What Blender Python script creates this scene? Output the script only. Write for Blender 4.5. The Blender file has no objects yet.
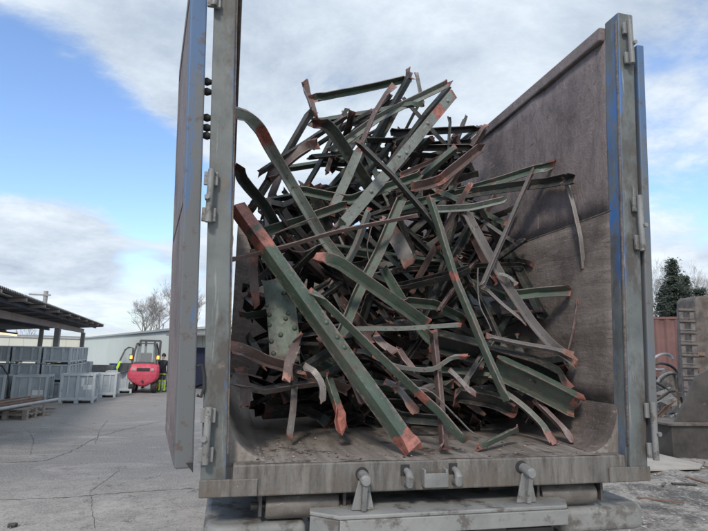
import bpy, bmesh, math, random
from mathutils import Vector, Matrix, noise
R = math.radians
random.seed(7)
SC = bpy.context.scene
COL = SC.collection
# ------------------------------------------------------------------ camera
CAM = Vector((-1.155, -2.737, 2.0))
YAW, PITCH, ROLL, FPX = 0.2266, 0.1614, 0.0218, 530.0
fwd = Vector((math.sin(YAW)*math.cos(PITCH), math.cos(YAW)*math.cos(PITCH), math.sin(PITCH)))
r0 = Vector((math.cos(YAW), -math.sin(YAW), 0)); u0 = r0.cross(fwd)
rgt = r0*math.cos(ROLL)+u0*math.sin(ROLL); upv = -r0*math.sin(ROLL)+u0*math.cos(ROLL)
cd = bpy.data.cameras.new("camera"); cam = bpy.data.objects.new("camera", cd); COL.objects.link(cam)
cam.matrix_world = Matrix(((rgt.x, upv.x, -fwd.x, CAM.x), (rgt.y, upv.y, -fwd.y, CAM.y), (rgt.z, upv.z, -fwd.z, CAM.z), (0, 0, 0, 1)))
cd.sensor_width = 36; cd.lens = 36*FPX/708; cd.clip_end = 3000; cd.clip_start = .05
SC.camera = cam
# ------------------------------------------------------------------ sky
SUN_EL, SUN_AZ = R(40), R(205)          # azimuth clockwise from +Y (north)
world = bpy.data.worlds.new("World"); SC.world = world; world.use_nodes = True
wn, wl = world.node_tree.nodes, world.node_tree.links
wn.clear()
def W(t, **k):
    n = wn.new(t)
    for a, b in k.items(): setattr(n, a, b)
    return n
wo = W('ShaderNodeOutputWorld'); bg = W('ShaderNodeBackground'); bg.inputs[1].default_value = .10
wl.new(bg.outputs[0], wo.inputs[0])
sky = W('ShaderNodeTexSky', sky_type='NISHITA'); sky.sun_disc = False; sky.sun_elevation = SUN_EL; sky.sun_rotation = SUN_AZ
sky.air_density = 1.2; sky.dust_density = .6; sky.ozone_density = 2.2
tc = W('ShaderNodeTexCoord')
sep = W('ShaderNodeSeparateXYZ'); wl.new(tc.outputs['Generated'], sep.inputs[0])
def wm(op, a, b=None, clamp=False):
    n = W('ShaderNodeMath', operation=op); n.use_clamp = clamp
    for i, v in enumerate((a, b)):
        if v is None: continue
        if isinstance(v, (int, float)): n.inputs[i].default_value = v
        else: wl.new(v, n.inputs[i])
    return n.outputs[0]
zz = wm('ADD', wm('MAXIMUM', sep.outputs['Z'], 0.0), .24)
cmb = W('ShaderNodeCombineXYZ'); wl.new(wm('DIVIDE', sep.outputs['X'], zz), cmb.inputs[0]); wl.new(wm('DIVIDE', sep.outputs['Y'], zz), cmb.inputs[1])
mp = W('ShaderNodeMapping'); wl.new(cmb.outputs[0], mp.inputs[0]); mp.inputs['Rotation'].default_value = (0, 0, R(-28)); mp.inputs['Scale'].default_value = (.75, .95, 1); mp.inputs['Location'].default_value = (1.9, 0.45, 0)
n1 = W('ShaderNodeTexNoise'); n1.inputs['Scale'].default_value = .62; n1.inputs['Detail'].default_value = 8; n1.inputs['Roughness'].default_value = .56; n1.inputs['Distortion'].default_value = .5
wl.new(mp.outputs[0], n1.inputs[0])
n2 = W('ShaderNodeTexNoise'); n2.inputs['Scale'].default_value = 1.7; n2.inputs['Detail'].default_value = 12; n2.inputs['Roughness'].default_value = .66; n2.inputs['Distortion'].default_value = .25
wl.new(mp.outputs[0], n2.inputs[0])
def spot(px, py, ang):                  # soft opening or bank in the cloud layer, around a direction
    d = (fwd*FPX+rgt*(px-354)+upv*(265.5-py)).normalized()
    vm = W('ShaderNodeVectorMath', operation='DOT_PRODUCT'); wl.new(tc.outputs['Generated'], vm.inputs[0]); vm.inputs[1].default_value = d
    mr = W('ShaderNodeMapRange', interpolation_type='SMOOTHSTEP'); wl.new(vm.outputs['Value'], mr.inputs[0])
    mr.inputs[1].default_value = math.cos(R(ang)); mr.inputs[2].default_value = math.cos(R(ang*.15))
    return mr.outputs[0]
val = n1.outputs['Fac']
for px, py, ang, k in SKY_SPOTS if 'SKY_SPOTS' in globals() else [(20, 110, 12, -.17), (-60, 80, 14, -.12), (100, 165, 11, -.16), (160, 185, 8, -.14), (40, 292, 4, -.12), (120, 285, 5, -.10), (150, 262, 6, -.05), (668, 80, 6, -.08), (690, 200, 9, -.09), (700, 130, 6, -.03), (30, 262, 9, .10), (150, 30, 16, .12),
                       (60, 15, 10, .10), (60, 235, 9, .16), (300, 60, 20, .16), (520, 30, 18, .12), (690, 130, 7, .10), (700, 300, 12, .16), (130, 300, 7, .06)]:
    val = wm('ADD', val, wm('MULTIPLY', spot(px, py, ang), k))
cov = W('ShaderNodeMapRange', interpolation_type='SMOOTHSTEP'); wl.new(wm('ADD', val, wm('MULTIPLY', wm('SUBTRACT', n2.outputs['Fac'], .5), .62)), cov.inputs[0])
cov.inputs[1].default_value = .36; cov.inputs[2].default_value = .53
hz = W('ShaderNodeMapRange', interpolation_type='SMOOTHSTEP'); wl.new(sep.outputs['Z'], hz.inputs[0]); hz.inputs[1].default_value = .16; hz.inputs[2].default_value = 0
cf = wm('MAXIMUM', cov.outputs[0], wm('MULTIPLY', hz.outputs[0], .8), True)
cr = W('ShaderNodeValToRGB'); wl.new(n2.outputs['Fac'], cr.inputs[0])
cr.color_ramp.elements[0].position = .34; cr.color_ramp.elements[0].color = (3.6, 4.3, 5.3, 1)
cr.color_ramp.elements[1].position = .66; cr.color_ramp.elements[1].color = (7.2, 7.9, 8.5, 1)
mixc = W('ShaderNodeMix', data_type='RGBA'); wl.new(cf, mixc.inputs[0])
skm = W('ShaderNodeMix', data_type='RGBA', blend_type='MULTIPLY'); skm.inputs[0].default_value = 1; wl.new(sky.outputs[0], skm.inputs[6]); skm.inputs[7].default_value = (1.42, 1.52, 1.75, 1)
wl.new(skm.outputs[2], mixc.inputs[6]); wl.new(cr.outputs[0], mixc.inputs[7])
wl.new(mixc.outputs[2], bg.inputs[0])
# ------------------------------------------------------------------ sun behind thin cloud
sd = bpy.data.lights.new("sun", 'SUN'); sd.energy = 1.9; sd.angle = R(10); sd.color = (1, .92, .80)
sun = bpy.data.objects.new("sun", sd); COL.objects.link(sun)
sdir = Vector((math.sin(SUN_AZ)*math.cos(SUN_EL), math.cos(SUN_AZ)*math.cos(SUN_EL), math.sin(SUN_EL)))
sun.rotation_euler = sdir.to_track_quat('Z', 'Y').to_euler()
SC.view_settings.view_transform = 'Standard'; SC.view_settings.look = 'None'; SC.view_settings.gamma = 1
SC.view_settings.exposure = 0.42
SC.cycles.max_bounces = 6

# ------------------------------------------------------------------ helpers
def ray(px, py): return fwd*FPX + rgt*(px-354) + upv*(265.5-py)
def PY(px, py, Y): d = ray(px, py); return CAM + d*((Y-CAM.y)/d.y)
def PZ(px, py, Z=0.): d = ray(px, py); return CAM + d*((Z-CAM.z)/d.z)
def PX(px, py, X): d = ray(px, py); return CAM + d*((X-CAM.x)/d.x)
def sstep(a, b, x): t = max(0, min(1, (x-a)/(b-a))); return t*t*(3-2*t)

class G:
    """node graph of one procedural material"""
    def __init__(s, name, rough=.6, metal=0., spec=.5):
        s.m = bpy.data.materials.new(name); s.m.use_nodes = True; t = s.m.node_tree; s.n, s.l = t.nodes, t.links
        s.b = s.n['Principled BSDF']; s.b.inputs['Roughness'].default_value = rough; s.b.inputs['Metallic'].default_value = metal
        s.b.inputs['Specular IOR Level'].default_value = spec
        s.tco = s.n.new('ShaderNodeTexCoord')
    def coord(s, src='Object', scale=(1, 1, 1), rnd=True, rot=(0, 0, 0)):
        if src in ('tc',):
            a = s.n.new('ShaderNodeAttribute'); a.attribute_name = src; o = a.outputs['Vector']
        elif src == 'World':
            a = s.n.new('ShaderNodeNewGeometry'); o = a.outputs['Position']
        else: o = s.tco.outputs[src]
        m = s.n.new('ShaderNodeMapping'); s.l.new(o, m.inputs[0]); m.inputs['Scale'].default_value = scale; m.inputs['Rotation'].default_value = rot
        if rnd:
            oi = s.n.new('ShaderNodeObjectInfo'); v = s.n.new('ShaderNodeVectorMath'); v.operation = 'MULTIPLY'
            s.l.new(oi.outputs['Random'], v.inputs[0]); v.inputs[1].default_value = (37, 53, 71); s.l.new(v.outputs[0], m.inputs['Location'])
        return m.outputs[0]
    def noise(s, co, scale, detail=5, rough=.6, dist=0.):
        n = s.n.new('ShaderNodeTexNoise'); s.l.new(co, n.inputs[0]); n.inputs['Scale'].default_value = scale; n.inputs['Detail'].default_value = detail
        n.inputs['Roughness'].default_value = rough; n.inputs['Distortion'].default_value = dist; return n.outputs['Fac']
    def vor(s, co, scale, feat='F1', out='Distance'):
        n = s.n.new('ShaderNodeTexVoronoi'); n.feature = feat; s.l.new(co, n.inputs[0]); n.inputs['Scale'].default_value = scale; return n.outputs[out]
    def ramp(s, f, a, b, lo=0., hi=1.):
        n = s.n.new('ShaderNodeMapRange'); s.l.new(f, n.inputs[0])
        for i, v in zip((1, 2, 3, 4), (a, b, lo, hi)): n.inputs[i].default_value = v
        return n.outputs[0]
    def math(s, op, a, b=None):
        n = s.n.new('ShaderNodeMath'); n.operation = op
        for i, v in enumerate((a, b)):
            if v is None: continue
            if isinstance(v, (int, float)): n.inputs[i].default_value = v
            else: s.l.new(v, n.inputs[i])
        return n.outputs[0]
    def mix(s, f, a, b, mode='MIX'):
        n = s.n.new('ShaderNodeMix'); n.data_type = 'RGBA'; n.blend_type = mode
        for i, v in ((0, f), (6, a), (7, b)):
            if isinstance(v, (int, float)): n.inputs[i].default_value = v
            elif isinstance(v, tuple): n.inputs[i].default_value = (*v, 1)
            else: s.l.new(v, n.inputs[i])
        return n.outputs[2]
    def attr(s, name, out='Fac'):
        a = s.n.new('ShaderNodeAttribute'); a.attribute_name = name; return a.outputs[out]
    def sepx(s, v):
        n = s.n.new('ShaderNodeSeparateXYZ'); s.l.new(v, n.inputs[0]); return n.outputs
    def rand(s): return s.n.new('ShaderNodeObjectInfo').outputs['Random']
    def out(s, col, rough=None, bump=None, bs=.3, bd=.01, metal=None):
        if isinstance(col, tuple): s.b.inputs['Base Color'].default_value = (*col, 1)
        else: s.l.new(col, s.b.inputs['Base Color'])
        if rough is not None: s.l.new(rough, s.b.inputs['Roughness'])
        if metal is not None: s.l.new(metal, s.b.inputs['Metallic'])
        if bump is not None:
            n = s.n.new('ShaderNodeBump'); s.l.new(bump, n.inputs['Height']); n.inputs['Strength'].default_value = bs; n.inputs['Distance'].default_value = bd
            s.l.new(n.outputs[0], s.b.inputs['Normal'])
        return s.m

def simple(name, c, c2=None, scale=3, rough=.6, metal=0., dirt=None, dthr=.58, bump=.15, stretch=(1, 1, 1), src='Object'):
    g = G(name, rough, metal); co = g.coord(src, stretch)
    c2 = c2 or tuple(x*.7 for x in c)
    col = g.mix(g.ramp(g.noise(co, scale, 6), .35, .65), c, c2)
    if dirt: col = g.mix(g.ramp(g.noise(co, scale*2.3, 7, .7), dthr, dthr+.08), col, dirt)
    return g.out(col, g.ramp(g.noise(co, scale*4, 4), .3, .7, max(0, rough-.12), min(1, rough+.12)), g.noise(co, scale*14, 4), bump, .005)

class MB:
    def __init__(s): s.v = []; s.f = []; s.t = []
    def box(s, x0, x1, y0, y1, z0, z1, rot=None, piv=None, sh=None):
        i = len(s.v)
        for z in (0, 1):
            for y in (0, 1):
                for x in (0, 1):
                    p = Vector((x1 if x else x0, y1 if y else y0, z1 if z else z0))
                    if rot is not None: p = rot@(p-(piv or Vector()))+(piv or Vector())
                    if sh: p = sh(p)
                    s.v.append(p); s.t.append(((p-Vector((x0, y0, z0))) if rot is None and not sh else Vector((x*(x1-x0), y*(y1-y0), z*(z1-z0)))))
        for q in ((0, 2, 3, 1), (4, 5, 7, 6), (0, 1, 5, 4), (2, 6, 7, 3), (0, 4, 6, 2), (1, 3, 7, 5)): s.f.append([i+k for k in q])
        return s
    def bar(s, a, b, w, h, up=Vector((0, 0, 1)), w2=None, h2=None):
        a, b = Vector(a), Vector(b); t = (b-a).normalized(); sd = t.cross(up)
        if sd.length < 1e-3: sd = t.cross(Vector((0, 1, 0)))
        sd.normalize(); n = sd.cross(t); i = len(s.v); L = (b-a).length
        for p, ww, hh, k in ((a, w, h, 0), (b, w2 or w, h2 or h, L)):
            for cx, cz in ((-1, -1), (1, -1), (1, 1), (-1, 1)): s.v.append(p+sd*cx*ww/2+n*cz*hh/2); s.t.append(Vector((k, cx*ww, cz*hh)))
        for q in ((0, 1, 2, 3), (7, 6, 5, 4), (0, 4, 5, 1), (1, 5, 6, 2), (2, 6, 7, 3), (3, 7, 4, 0)): s.f.append([i+k for k in q])
        return s
    def tube(s, pts, r, n=8, cap=True):
        pts = [Vector(p) for p in pts]; rr = r if isinstance(r, (list, tuple)) else [r]*len(pts); i0 = len(s.v); L = 0
        ref = None
        for k, p in enumerate(pts):
            t = (pts[min(k+1, len(pts)-1)]-pts[max(k-1, 0)]).normalized()
            if ref is None: ref = t.orthogonal().normalized()
            ref = (ref-t*ref.dot(t)).normalized(); b = t.cross(ref)
            if k: L += (p-pts[k-1]).length
            for j in range(n):
                a = 2*math.pi*j/n; s.v.append(p+(ref*math.cos(a)+b*math.sin(a))*rr[k]); s.t.append(Vector((L, j*rr[k], 0)))
        for k in range(len(pts)-1):
            for j in range(n): s.f.append([i0+k*n+j, i0+k*n+(j+1) % n, i0+(k+1)*n+(j+1) % n, i0+(k+1)*n+j])
        if cap: s.f.append([i0+j for j in range(n)][::-1]); s.f.append([i0+(len(pts)-1)*n+j for j in range(n)])
        return s
    def prism(s, poly, d):
        """poly: list of 3D points (planar), extruded by vector d"""
        d = Vector(d); i = len(s.v); n = len(poly)
        for p in poly: s.v.append(Vector(p)); s.t.append(Vector(p))
        for p in poly: s.v.append(Vector(p)+d); s.t.append(Vector(p)+d)
        s.f.append(list(range(i, i+n))); s.f.append(list(range(i+2*n-1, i+n-1, -1)))
        for k in range(n): s.f.append([i+(k+1) % n, i+k, i+n+k, i+n+(k+1) % n])
        return s
    def mesh(s, name, mat, off=Vector()):
        me = bpy.data.meshes.new(name); me.from_pydata([tuple(v-off) for v in s.v], [], s.f)
        a = me.attributes.new('tc', 'FLOAT_VECTOR', 'POINT'); a.data.foreach_set('vector', [c for t in s.t for c in t])
        bm = bmesh.new(); bm.from_mesh(me); bmesh.ops.recalc_face_normals(bm, faces=bm.faces); bm.to_mesh(me); bm.free()
        me.materials.append(mat); return me
    def build(s, name, mat, parent=None, bevel=0, smooth=False, world=True, seg=2, origin=None):
        """world=True: the vertices are world coordinates, and parents are unrotated empties"""
        off = Vector(origin) if origin is not None else (parent_loc(parent) if (parent and world) else Vector())
        me = s.mesh(name, mat, off); o = bpy.data.objects.new(name, me); COL.objects.link(o)
        if parent:
            o.parent = parent
            if origin is not None: o.location = off-parent_loc(parent)
        elif origin is not None: o.location = off
        if smooth:
            me.polygons.foreach_set('use_smooth', [True]*len(me.polygons))
            me.set_sharp_from_angle(angle=R(40)) if hasattr(me, 'set_sharp_from_angle') else None
        if bevel:
            b = o.modifiers.new('bevel', 'BEVEL'); b.width = bevel; b.segments = seg; b.limit_method = 'ANGLE'; b.angle_limit = R(35)
        return o
def parent_loc(p):
    l = Vector(p.location)
    while p.parent: p = p.parent; l += p.location
    return l
def tag(o, label=None, cat=None, group=None, kind=None):
    if label: o['label'] = label
    if cat: o['category'] = cat
    if group: o['group'] = group
    if kind: o['kind'] = kind
    return o
def empty(name, loc=(0, 0, 0), rz=0, label=None, cat=None, group=None):
    o = bpy.data.objects.new(name, None); COL.objects.link(o); o.location = loc; o.rotation_euler = (0, 0, rz); o.empty_display_size = .1
    return tag(o, label, cat, group)
def kids(o): return [c for c in COL.objects if c.parent == o]
def copy_tree(o, parent=None):
    c = o.copy(); COL.objects.link(c)
    if parent: c.parent = parent
    for ch in kids(o): copy_tree(ch, c)
    return c
# ------------------------------------------------------------------ materials
def mat_post(name, side):
    g = G(name, .62, .0); co = g.coord('Object'); t = g.sepx(g.attr('tc', 'Vector'))
    xx = g.math('DIVIDE', t['X'], .13)
    if side < 0: xx = g.math('SUBTRACT', 1., xx)
    n = g.noise(g.coord('Object', (1, 1, .35)), 7, 6, .7)
    blue = g.math('MULTIPLY', g.ramp(g.math('ADD', xx, g.math('MULTIPLY', g.math('SUBTRACT', n, .5), 1.5)), -.12, .10, 1, 0), g.ramp(g.noise(g.coord('Object', (1, 1, .25)), 2.1, 4), .44, .56))
    c = g.mix(g.ramp(g.noise(co, 4, 6), .3, .7), (.085, .095, .094), (.155, .168, .163))
    c = g.mix(g.ramp(g.noise(g.coord('Object', (1, 1, .5)), 2.6, 7, .75), .48, .60), c, (.075, .068, .06))
    c = g.mix(blue, c, (.045, .145, .36))
    c = g.mix(g.ramp(g.noise(co, 13, 8, .75), .60, .68), c, (.15, .125, .105))
    c = g.mix(g.ramp(g.noise(g.coord('Object', (3, 3, .2)), 9, 5), .62, .75), c, (.35, .35, .33))
    return g.out(c, g.ramp(n, .3, .7, .45, .75), g.noise(co, 45, 5), .25, .004)
post_l = mat_post('grey_post_paint_blue_streak_a', -1); post_r = mat_post('grey_post_paint_blue_streak_b', 1)
def mat_liner(name, a, b, hor):
    g = G(name, .72, .0); co = g.coord('Object', rnd=False)
    st = g.coord('Object', (1, .35, 2.4) if hor else (1, 1.6, .6), rnd=False)
    n = g.noise(st, 5, 10, .74, .6); c = g.mix(g.ramp(n, .36, .64), a, b)
    c = g.mix(g.math('MULTIPLY', g.ramp(g.noise(co, 1.5, 9, .72), .48, .64), .8), c, tuple(x*.5 for x in a))
    c = g.mix(g.ramp(g.noise(g.coord('Object', (1, .4, 3.2) if hor else (1, 1.2, 1.2), rnd=False), 7, 9, .88, .9), .57, .64), c, tuple(x*.38 for x in a))
    big = g.ramp(g.noise(co, 1.1, 3), .42, .60)
    for rot, stc in ((25, (1, .6, 9)), (-12, (1, .35, 12)), (78, (1, .5, 10))):
        sc = g.noise(g.coord('Object', stc, rnd=False, rot=(R(rot), 0, 0)), 9, 6, .82, 1.0)
        c = g.mix(g.math('MULTIPLY', g.ramp(sc, .60, .66), g.math('MULTIPLY', big, .75)), c, tuple(min(1, x*1.9+.04) for x in b))
    c = g.mix(g.ramp(g.noise(co, 60, 6, .8), .62, .68), c, tuple(min(1, x*2.2) for x in b))
    return g.out(c, g.ramp(n, .3, .7, .5, .85), g.math('ADD', n, g.math('MULTIPLY', g.noise(co, 26, 8, .8), .9)), .75, .03)
liner_hi = mat_liner('worn_mauve_steel_liner', (.165, .132, .126), (.29, .242, .235), False)
liner_lo = mat_liner('scuffed_brown_steel_liner', (.145, .115, .099), (.265, .225, .20), True)
def mat_floor():
    g = G('worn_brown_steel_floor', .6, .15); st = g.coord('Object', (3.2, .35, 1), rnd=False); co = g.coord('Object', rnd=False)
    n = g.noise(st, 4, 8, .7, .4); c = g.mix(g.ramp(n, .3, .7), (.15, .125, .108), (.34, .305, .275))
    c = g.mix(g.ramp(g.noise(co, 5, 8, .75), .55, .62), c, (.085, .07, .06))
    c = g.mix(g.ramp(g.noise(co, 34, 6, .8), .66, .7), c, (.42, .40, .38))
    return g.out(c, g.ramp(n, .3, .7, .38, .75), g.math('ADD', n, g.noise(co, 24, 6)), .5, .012)
floor_m = mat_floor()
def mat_sill():
    g = G('stained_grey_steel', .6, .1); st = g.coord('Object', (2.2, 1, .35), rnd=True); co = g.coord('Object')
    n = g.noise(st, 7, 7, .7); c = g.mix(g.ramp(n, .3, .7), (.095, .088, .080), (.215, .20, .182))
    c = g.mix(g.math('MULTIPLY', g.ramp(g.noise(st, 11, 7, .75), .48, .66), .85), c, (.06, .052, .045))
    c = g.mix(g.ramp(g.noise(co, 3.5, 7, .75), .52, .66), c, (.13, .105, .085))
    c = g.mix(g.ramp(g.noise(co, 26, 5, .7), .70, .74), c, (.33, .42, .45))
    return g.out(c, g.ramp(n, .3, .7, .45, .8), g.noise(co, 40, 6, .7), .4, .006)
sill_m = mat_sill()
grey_steel = simple('dusty_grey_steel', (.16, .16, .155), (.26, .26, .25), 5, .55, .1, (.10, .085, .07), .56, .4)
plate_m = simple('dusty_grey_green_plate', (.17, .172, .165), (.27, .27, .257), 2.2, .6, .0, (.11, .10, .09), .50, .6)
dark_steel = simple('dark_oily_steel', (.05, .048, .046), (.10, .09, .085), 6, .5, .2, (.14, .10, .08), .6, .3)
roller_m = simple('brown_worn_roller_steel', (.12, .105, .095), (.20, .18, .16), 8, .45, .3, (.32, .30, .28), .6, .3, (1, 4, 1))
black_m = simple('black_rubber', (.02, .02, .021), (.035, .034, .033), 9, .75)
door_blue = G('faded_blue_door_edge', .6)
_c = door_blue.coord('Object', (2, 2, .3)); _n0 = door_blue.noise(_c, 5, 7, .7); _n = door_blue.math('SUBTRACT', _n0, door_blue.ramp(door_blue.sepx(door_blue.attr('tc', 'Vector'))['Z'], .4, 2.2, -.14, .12))
door_blue = door_blue.out(door_blue.mix(door_blue.ramp(door_blue.noise(door_blue.coord('Object', (1, 1, 1)), 11, 7, .75), .55, .63), door_blue.mix(door_blue.ramp(_n, .40, .5), (.07, .13, .24), (.12, .125, .128)), (.10, .08, .07)), None, _n, .3, .005)

def mat_beam(name, paint, paint2, tearc=(.40, .15, .115), edgec=(.22, .16, .145)):
    g = G(name, .48, .0, .6); tcv = g.coord('tc', (1, 1, 1)); st = g.coord('tc', (1, 2.4, 1)); tear = g.attr('tear'); edge = g.attr('edge'); rv = g.rand()
    n = g.noise(st, 3.2, 7, .7); fine = g.noise(tcv, 26, 7, .75)
    c = g.mix(g.ramp(n, .34, .66), paint, paint2)
    c = g.mix(g.ramp(rv, 0, 1, 0, .5), c, tuple(x*.45 for x in paint))
    scr = g.noise(g.coord('tc', (4, 11, 1), rot=(0, 0, R(14))), 6, 8, .85, .6)
    c = g.mix(g.math('MULTIPLY', g.ramp(scr, .57, .66), .6), c, tuple(min(1, x*1.7+.09) for x in paint2))
    c = g.mix(g.ramp(fine, .56, .63), c, (.085, .055, .045)); c = g.mix(g.math('MULTIPLY', g.ramp(g.noise(g.coord('tc', (1, 2, 1)), 2.2, 8, .8), .52, .66), .75), c, (.115, .08, .068))
    chip = g.ramp(g.noise(tcv, 8, 7, .72), .63, .66); c = g.mix(g.math('MULTIPLY', chip, .85), c, (.27, .15, .12))
    ed = g.ramp(g.math('ADD', edge, g.math('MULTIPLY', g.math('SUBTRACT', fine, .5), .6)), .93, 1.02); c = g.mix(g.math('MULTIPLY', ed, .8), c, edgec)
    tr = g.ramp(g.math('ADD', g.math('ADD', tear, g.ramp(rv, 0, 1, -.50, .10)), g.math('MULTIPLY', g.math('SUBTRACT', g.noise(tcv, 9, 8, .78), .5), 2.4)), 0.52, .62)
    tcol = g.mix(g.ramp(g.noise(tcv, 15, 7, .75), .36, .64), tearc, tuple(x*.28 for x in tearc))
    tcol = g.mix(g.ramp(fine, .62, .68), tcol, (.42, .33, .31))
    c = g.mix(tr, c, tcol)
    return g.out(c, g.ramp(fine, .3, .7, .34, .7), g.math('ADD', fine, g.math('MULTIPLY', tr, .5)), .3, .004)
green_m = mat_beam('chipped_dark_green_paint', (.034, .060, .041), (.108, .148, .114))
pale_m = mat_beam('faded_pale_green_paint', (.17, .20, .178), (.29, .32, .29))
deep_m = mat_beam('shade_darkened_green_paint', (.012, .018, .015), (.034, .044, .038), (.20, .085, .07), (.10, .075, .068))  # darker copy of the green paint, with the pile's shade put into its colour
brown_m = mat_beam('brown_primer_steel', (.085, .052, .047), (.15, .105, .095), (.33, .15, .12))
steel_m = mat_beam('bare_grey_brown_steel', (.12, .112, .107), (.22, .21, .20), (.33, .17, .13))
shade_scrap = mat_beam('shade_blackened_scrap', (.007, .009, .009), (.018, .022, .020), (.09, .04, .03), (.05, .04, .035))  # near-black colour stands in for the deep shade at the pile's bottom
MATS = dict(k=shade_scrap, g=green_m, p=pale_m, d=deep_m, b=brown_m, s=steel_m)

asphalt = G('patched_dusty_asphalt', .85)
def _asph():
    g = asphalt; w = g.coord('World', rnd=False); s = g.sepx(w)
    st = g.coord('World', (.45, 1, 1), rnd=False, rot=(0, 0, R(-14)))
    big = g.noise(st, .35, 6, .6, .6); c = g.mix(g.ramp(big, .38, .62), (.135, .131, .134), (.205, .197, .192))
    near = g.ramp(g.math('ADD', s['Y'], g.math('MULTIPLY', g.math('SUBTRACT', big, .5), 2.5)), 4.6, 7.3, 1, 0)
    c = g.mix(near, c, g.mix(g.ramp(g.noise(w, 1.7, 8, .8), .4, .6), (.30, .275, .25), (.46, .43, .39)))
    far = g.ramp(g.math('ADD', s['Y'], g.math('MULTIPLY', big, 8)), 13, 17); c = g.mix(g.math('MULTIPLY', far, .55), c, (.27, .258, .245))
    c = g.mix(g.ramp(g.noise(st, 1.1, 7, .7, 1), .52, .66), c, (.32, .30, .275))
    c = g.mix(g.ramp(g.noise(w, 2.4, 8, .75), .57, .66), c, (.115, .108, .104))
    fn = g.noise(w, 9, 9, .85); c = g.mix(g.math('MULTIPLY', g.ramp(fn, .50, .62), .7), c, (.16, .15, .145)); sp = g.noise(w, 38, 5, .8); c = g.mix(g.ramp(sp, .54, .62), c, (.46, .43, .39)); c = g.mix(g.ramp(sp, .44, .36), c, (.10, .096, .094))
    return g.out(c, g.ramp(sp, .3, .7, .7, .95), g.math('ADD', sp, g.noise(w, 5, 6)), .6, .02)
asphalt = _asph()
def _rough():
    g = G('grey_rubble_gravel', .9); w = g.coord('World', rnd=False)
    n = g.noise(w, 1.6, 8, .75, .5); c = g.mix(g.ramp(n, .42, .58), (.10, .092, .084), (.33, .305, .275))
    sp = g.noise(w, 17, 7, .8); c = g.mix(g.ramp(sp, .54, .62), c, (.50, .47, .43)); c = g.mix(g.ramp(sp, .45, .38), c, (.055, .052, .05))
    return g.out(c, None, g.math('ADD', sp, n), .8, .03)
rough_m = _rough()
crack_m = simple('dark_crack_filling', (.06, .057, .055), (.10, .095, .09), 6, .95)

# ------------------------------------------------------------------ ground
def sheet(name, poly, z, mat, kind='structure', parent=None):
    m = MB(); m.v = [Vector((x, y, z)) for x, y in poly]; m.t = [Vector((x, y, 0)) for x, y in poly]; m.f = [list(range(len(poly)))]
    return tag(m.build(name, mat, parent, world=False), kind=kind)
ground = sheet('ground', [(-900, -900), (900, -900), (900, 900), (-900, 900)], 0, asphalt)
# rough rubble ground to the right of and behind the lorry: gently heaped sheet
m = MB(); nx, ny = 150, 150; X0, X1, Y0, Y1 = 1.7, 26, 1.0, 26
for j in range(ny+1):
    for i in range(nx+1):
        u, v = (i/nx)**1.6, (j/ny)**1.5; x = X0+(X1-X0)*u; y = Y0+(Y1-Y0)*v
        ed = min(1, (x-X0)/.8, (X1-x)/2, (y-Y0)/.8, (Y1-y)/2)
        h = .012+.06*max(0, ed)*(noise.fractal(Vector((x*1.3, y*1.3, 0)), 1, 2, 5)+.55)+.02*max(0, ed)*noise.noise(Vector((x*9, y*9, 3)))
        m.v.append(Vector((x, y, max(h, .006)))); m.t.append(Vector((x, y, 0)))
for j in range(ny):
    for i in range(nx): a = j*(nx+1)+i; m.f.append([a, a+1, a+nx+2, a+nx+1])
tag(m.build('rubble_ground', rough_m, smooth=True), kind='structure')
def crack(px, w, name='crack'):
    pts = [PZ(*p) for p in px]; q = []
    for a, b in zip(pts, pts[1:]):
        n = max(2, int((b-a).length/.07))
        for k in range(n): q.append(a.lerp(b, k/n)+Vector((random.uniform(-1, 1), random.uniform(-1, 1), 0))*w*1.6)
    m = MB()
    for k, p in enumerate(q):
        t = (q[min(k+1, len(q)-1)]-q[max(k-1, 0)]); t.z = 0; t.normalize(); s = Vector((-t.y, t.x, 0))
        ww = w*random.uniform(.15, .75)*(.2 if k in (0, len(q)-1) else 1); m.v += [p+s*ww+Vector((0, 0, .004)), p-s*ww+Vector((0, 0, .004))]; m.t += [p, p]
    for k in range(len(q)-1): m.f.append([2*k, 2*k+1, 2*k+3, 2*k+2])
    o = m.build(name, crack_m, ground, world=False); tag(o, kind='structure')
crack([(-20, 464), (0, 463), (45, 461), (70, 452), (100, 436), (135, 427), (168, 420)], .016)
crack([(95, 445), (100, 430), (108, 420)], .010); crack([(30, 455), (34, 440), (28, 430)], .008)
crack([(60, 423), (105, 432), (150, 426)], .009); crack([(110, 420), (180, 413)], .009)
crack([(-20, 501), (60, 498), (120, 493), (200, 488)], .014, 'paving_joint')
crack([(120, 470), (90, 492), (95, 531)], .007)
# loose stones on the rubble
def stones(n, area, smin, smax, mat, name='loose_gravel', zf=0.02):
    m = MB(); ico = [(0, 0, 1), (.9, 0, .2), (.2, .9, .1), (-.8, .4, .15), (-.5, -.8, .1), (.5, -.7, .2), (0, 0, -.5)]
    fa = [(0, 1, 2), (0, 2, 3), (0, 3, 4), (0, 4, 5), (0, 5, 1), (6, 2, 1), (6, 3, 2), (6, 4, 3), (6, 5, 4), (6, 1, 5)]
    for _ in range(n):
        x, y = area(); s = smin+(smax-smin)*random.random()**3; a = random.random()*6.3; i = len(m.v)
        M_ = Matrix.Rotation(a, 3, 'Z')@Matrix.Diagonal((s*random.uniform(.7, 1.5), s, s*random.uniform(.5, 1)))
        for p in ico: m.v.append(M_@Vector(p)*random.uniform(.8, 1.2)+Vector((x, y, zf))); m.t.append(Vector((x, y, 0)))
        m.f += [[i+k for k in q] for q in fa]
    return tag(m.build(name, mat), kind='stuff')
def ra():
    y = 1.6+random.random()**1.5*11; return (2.0+random.random()*(y*.9+3.5), y)
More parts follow.
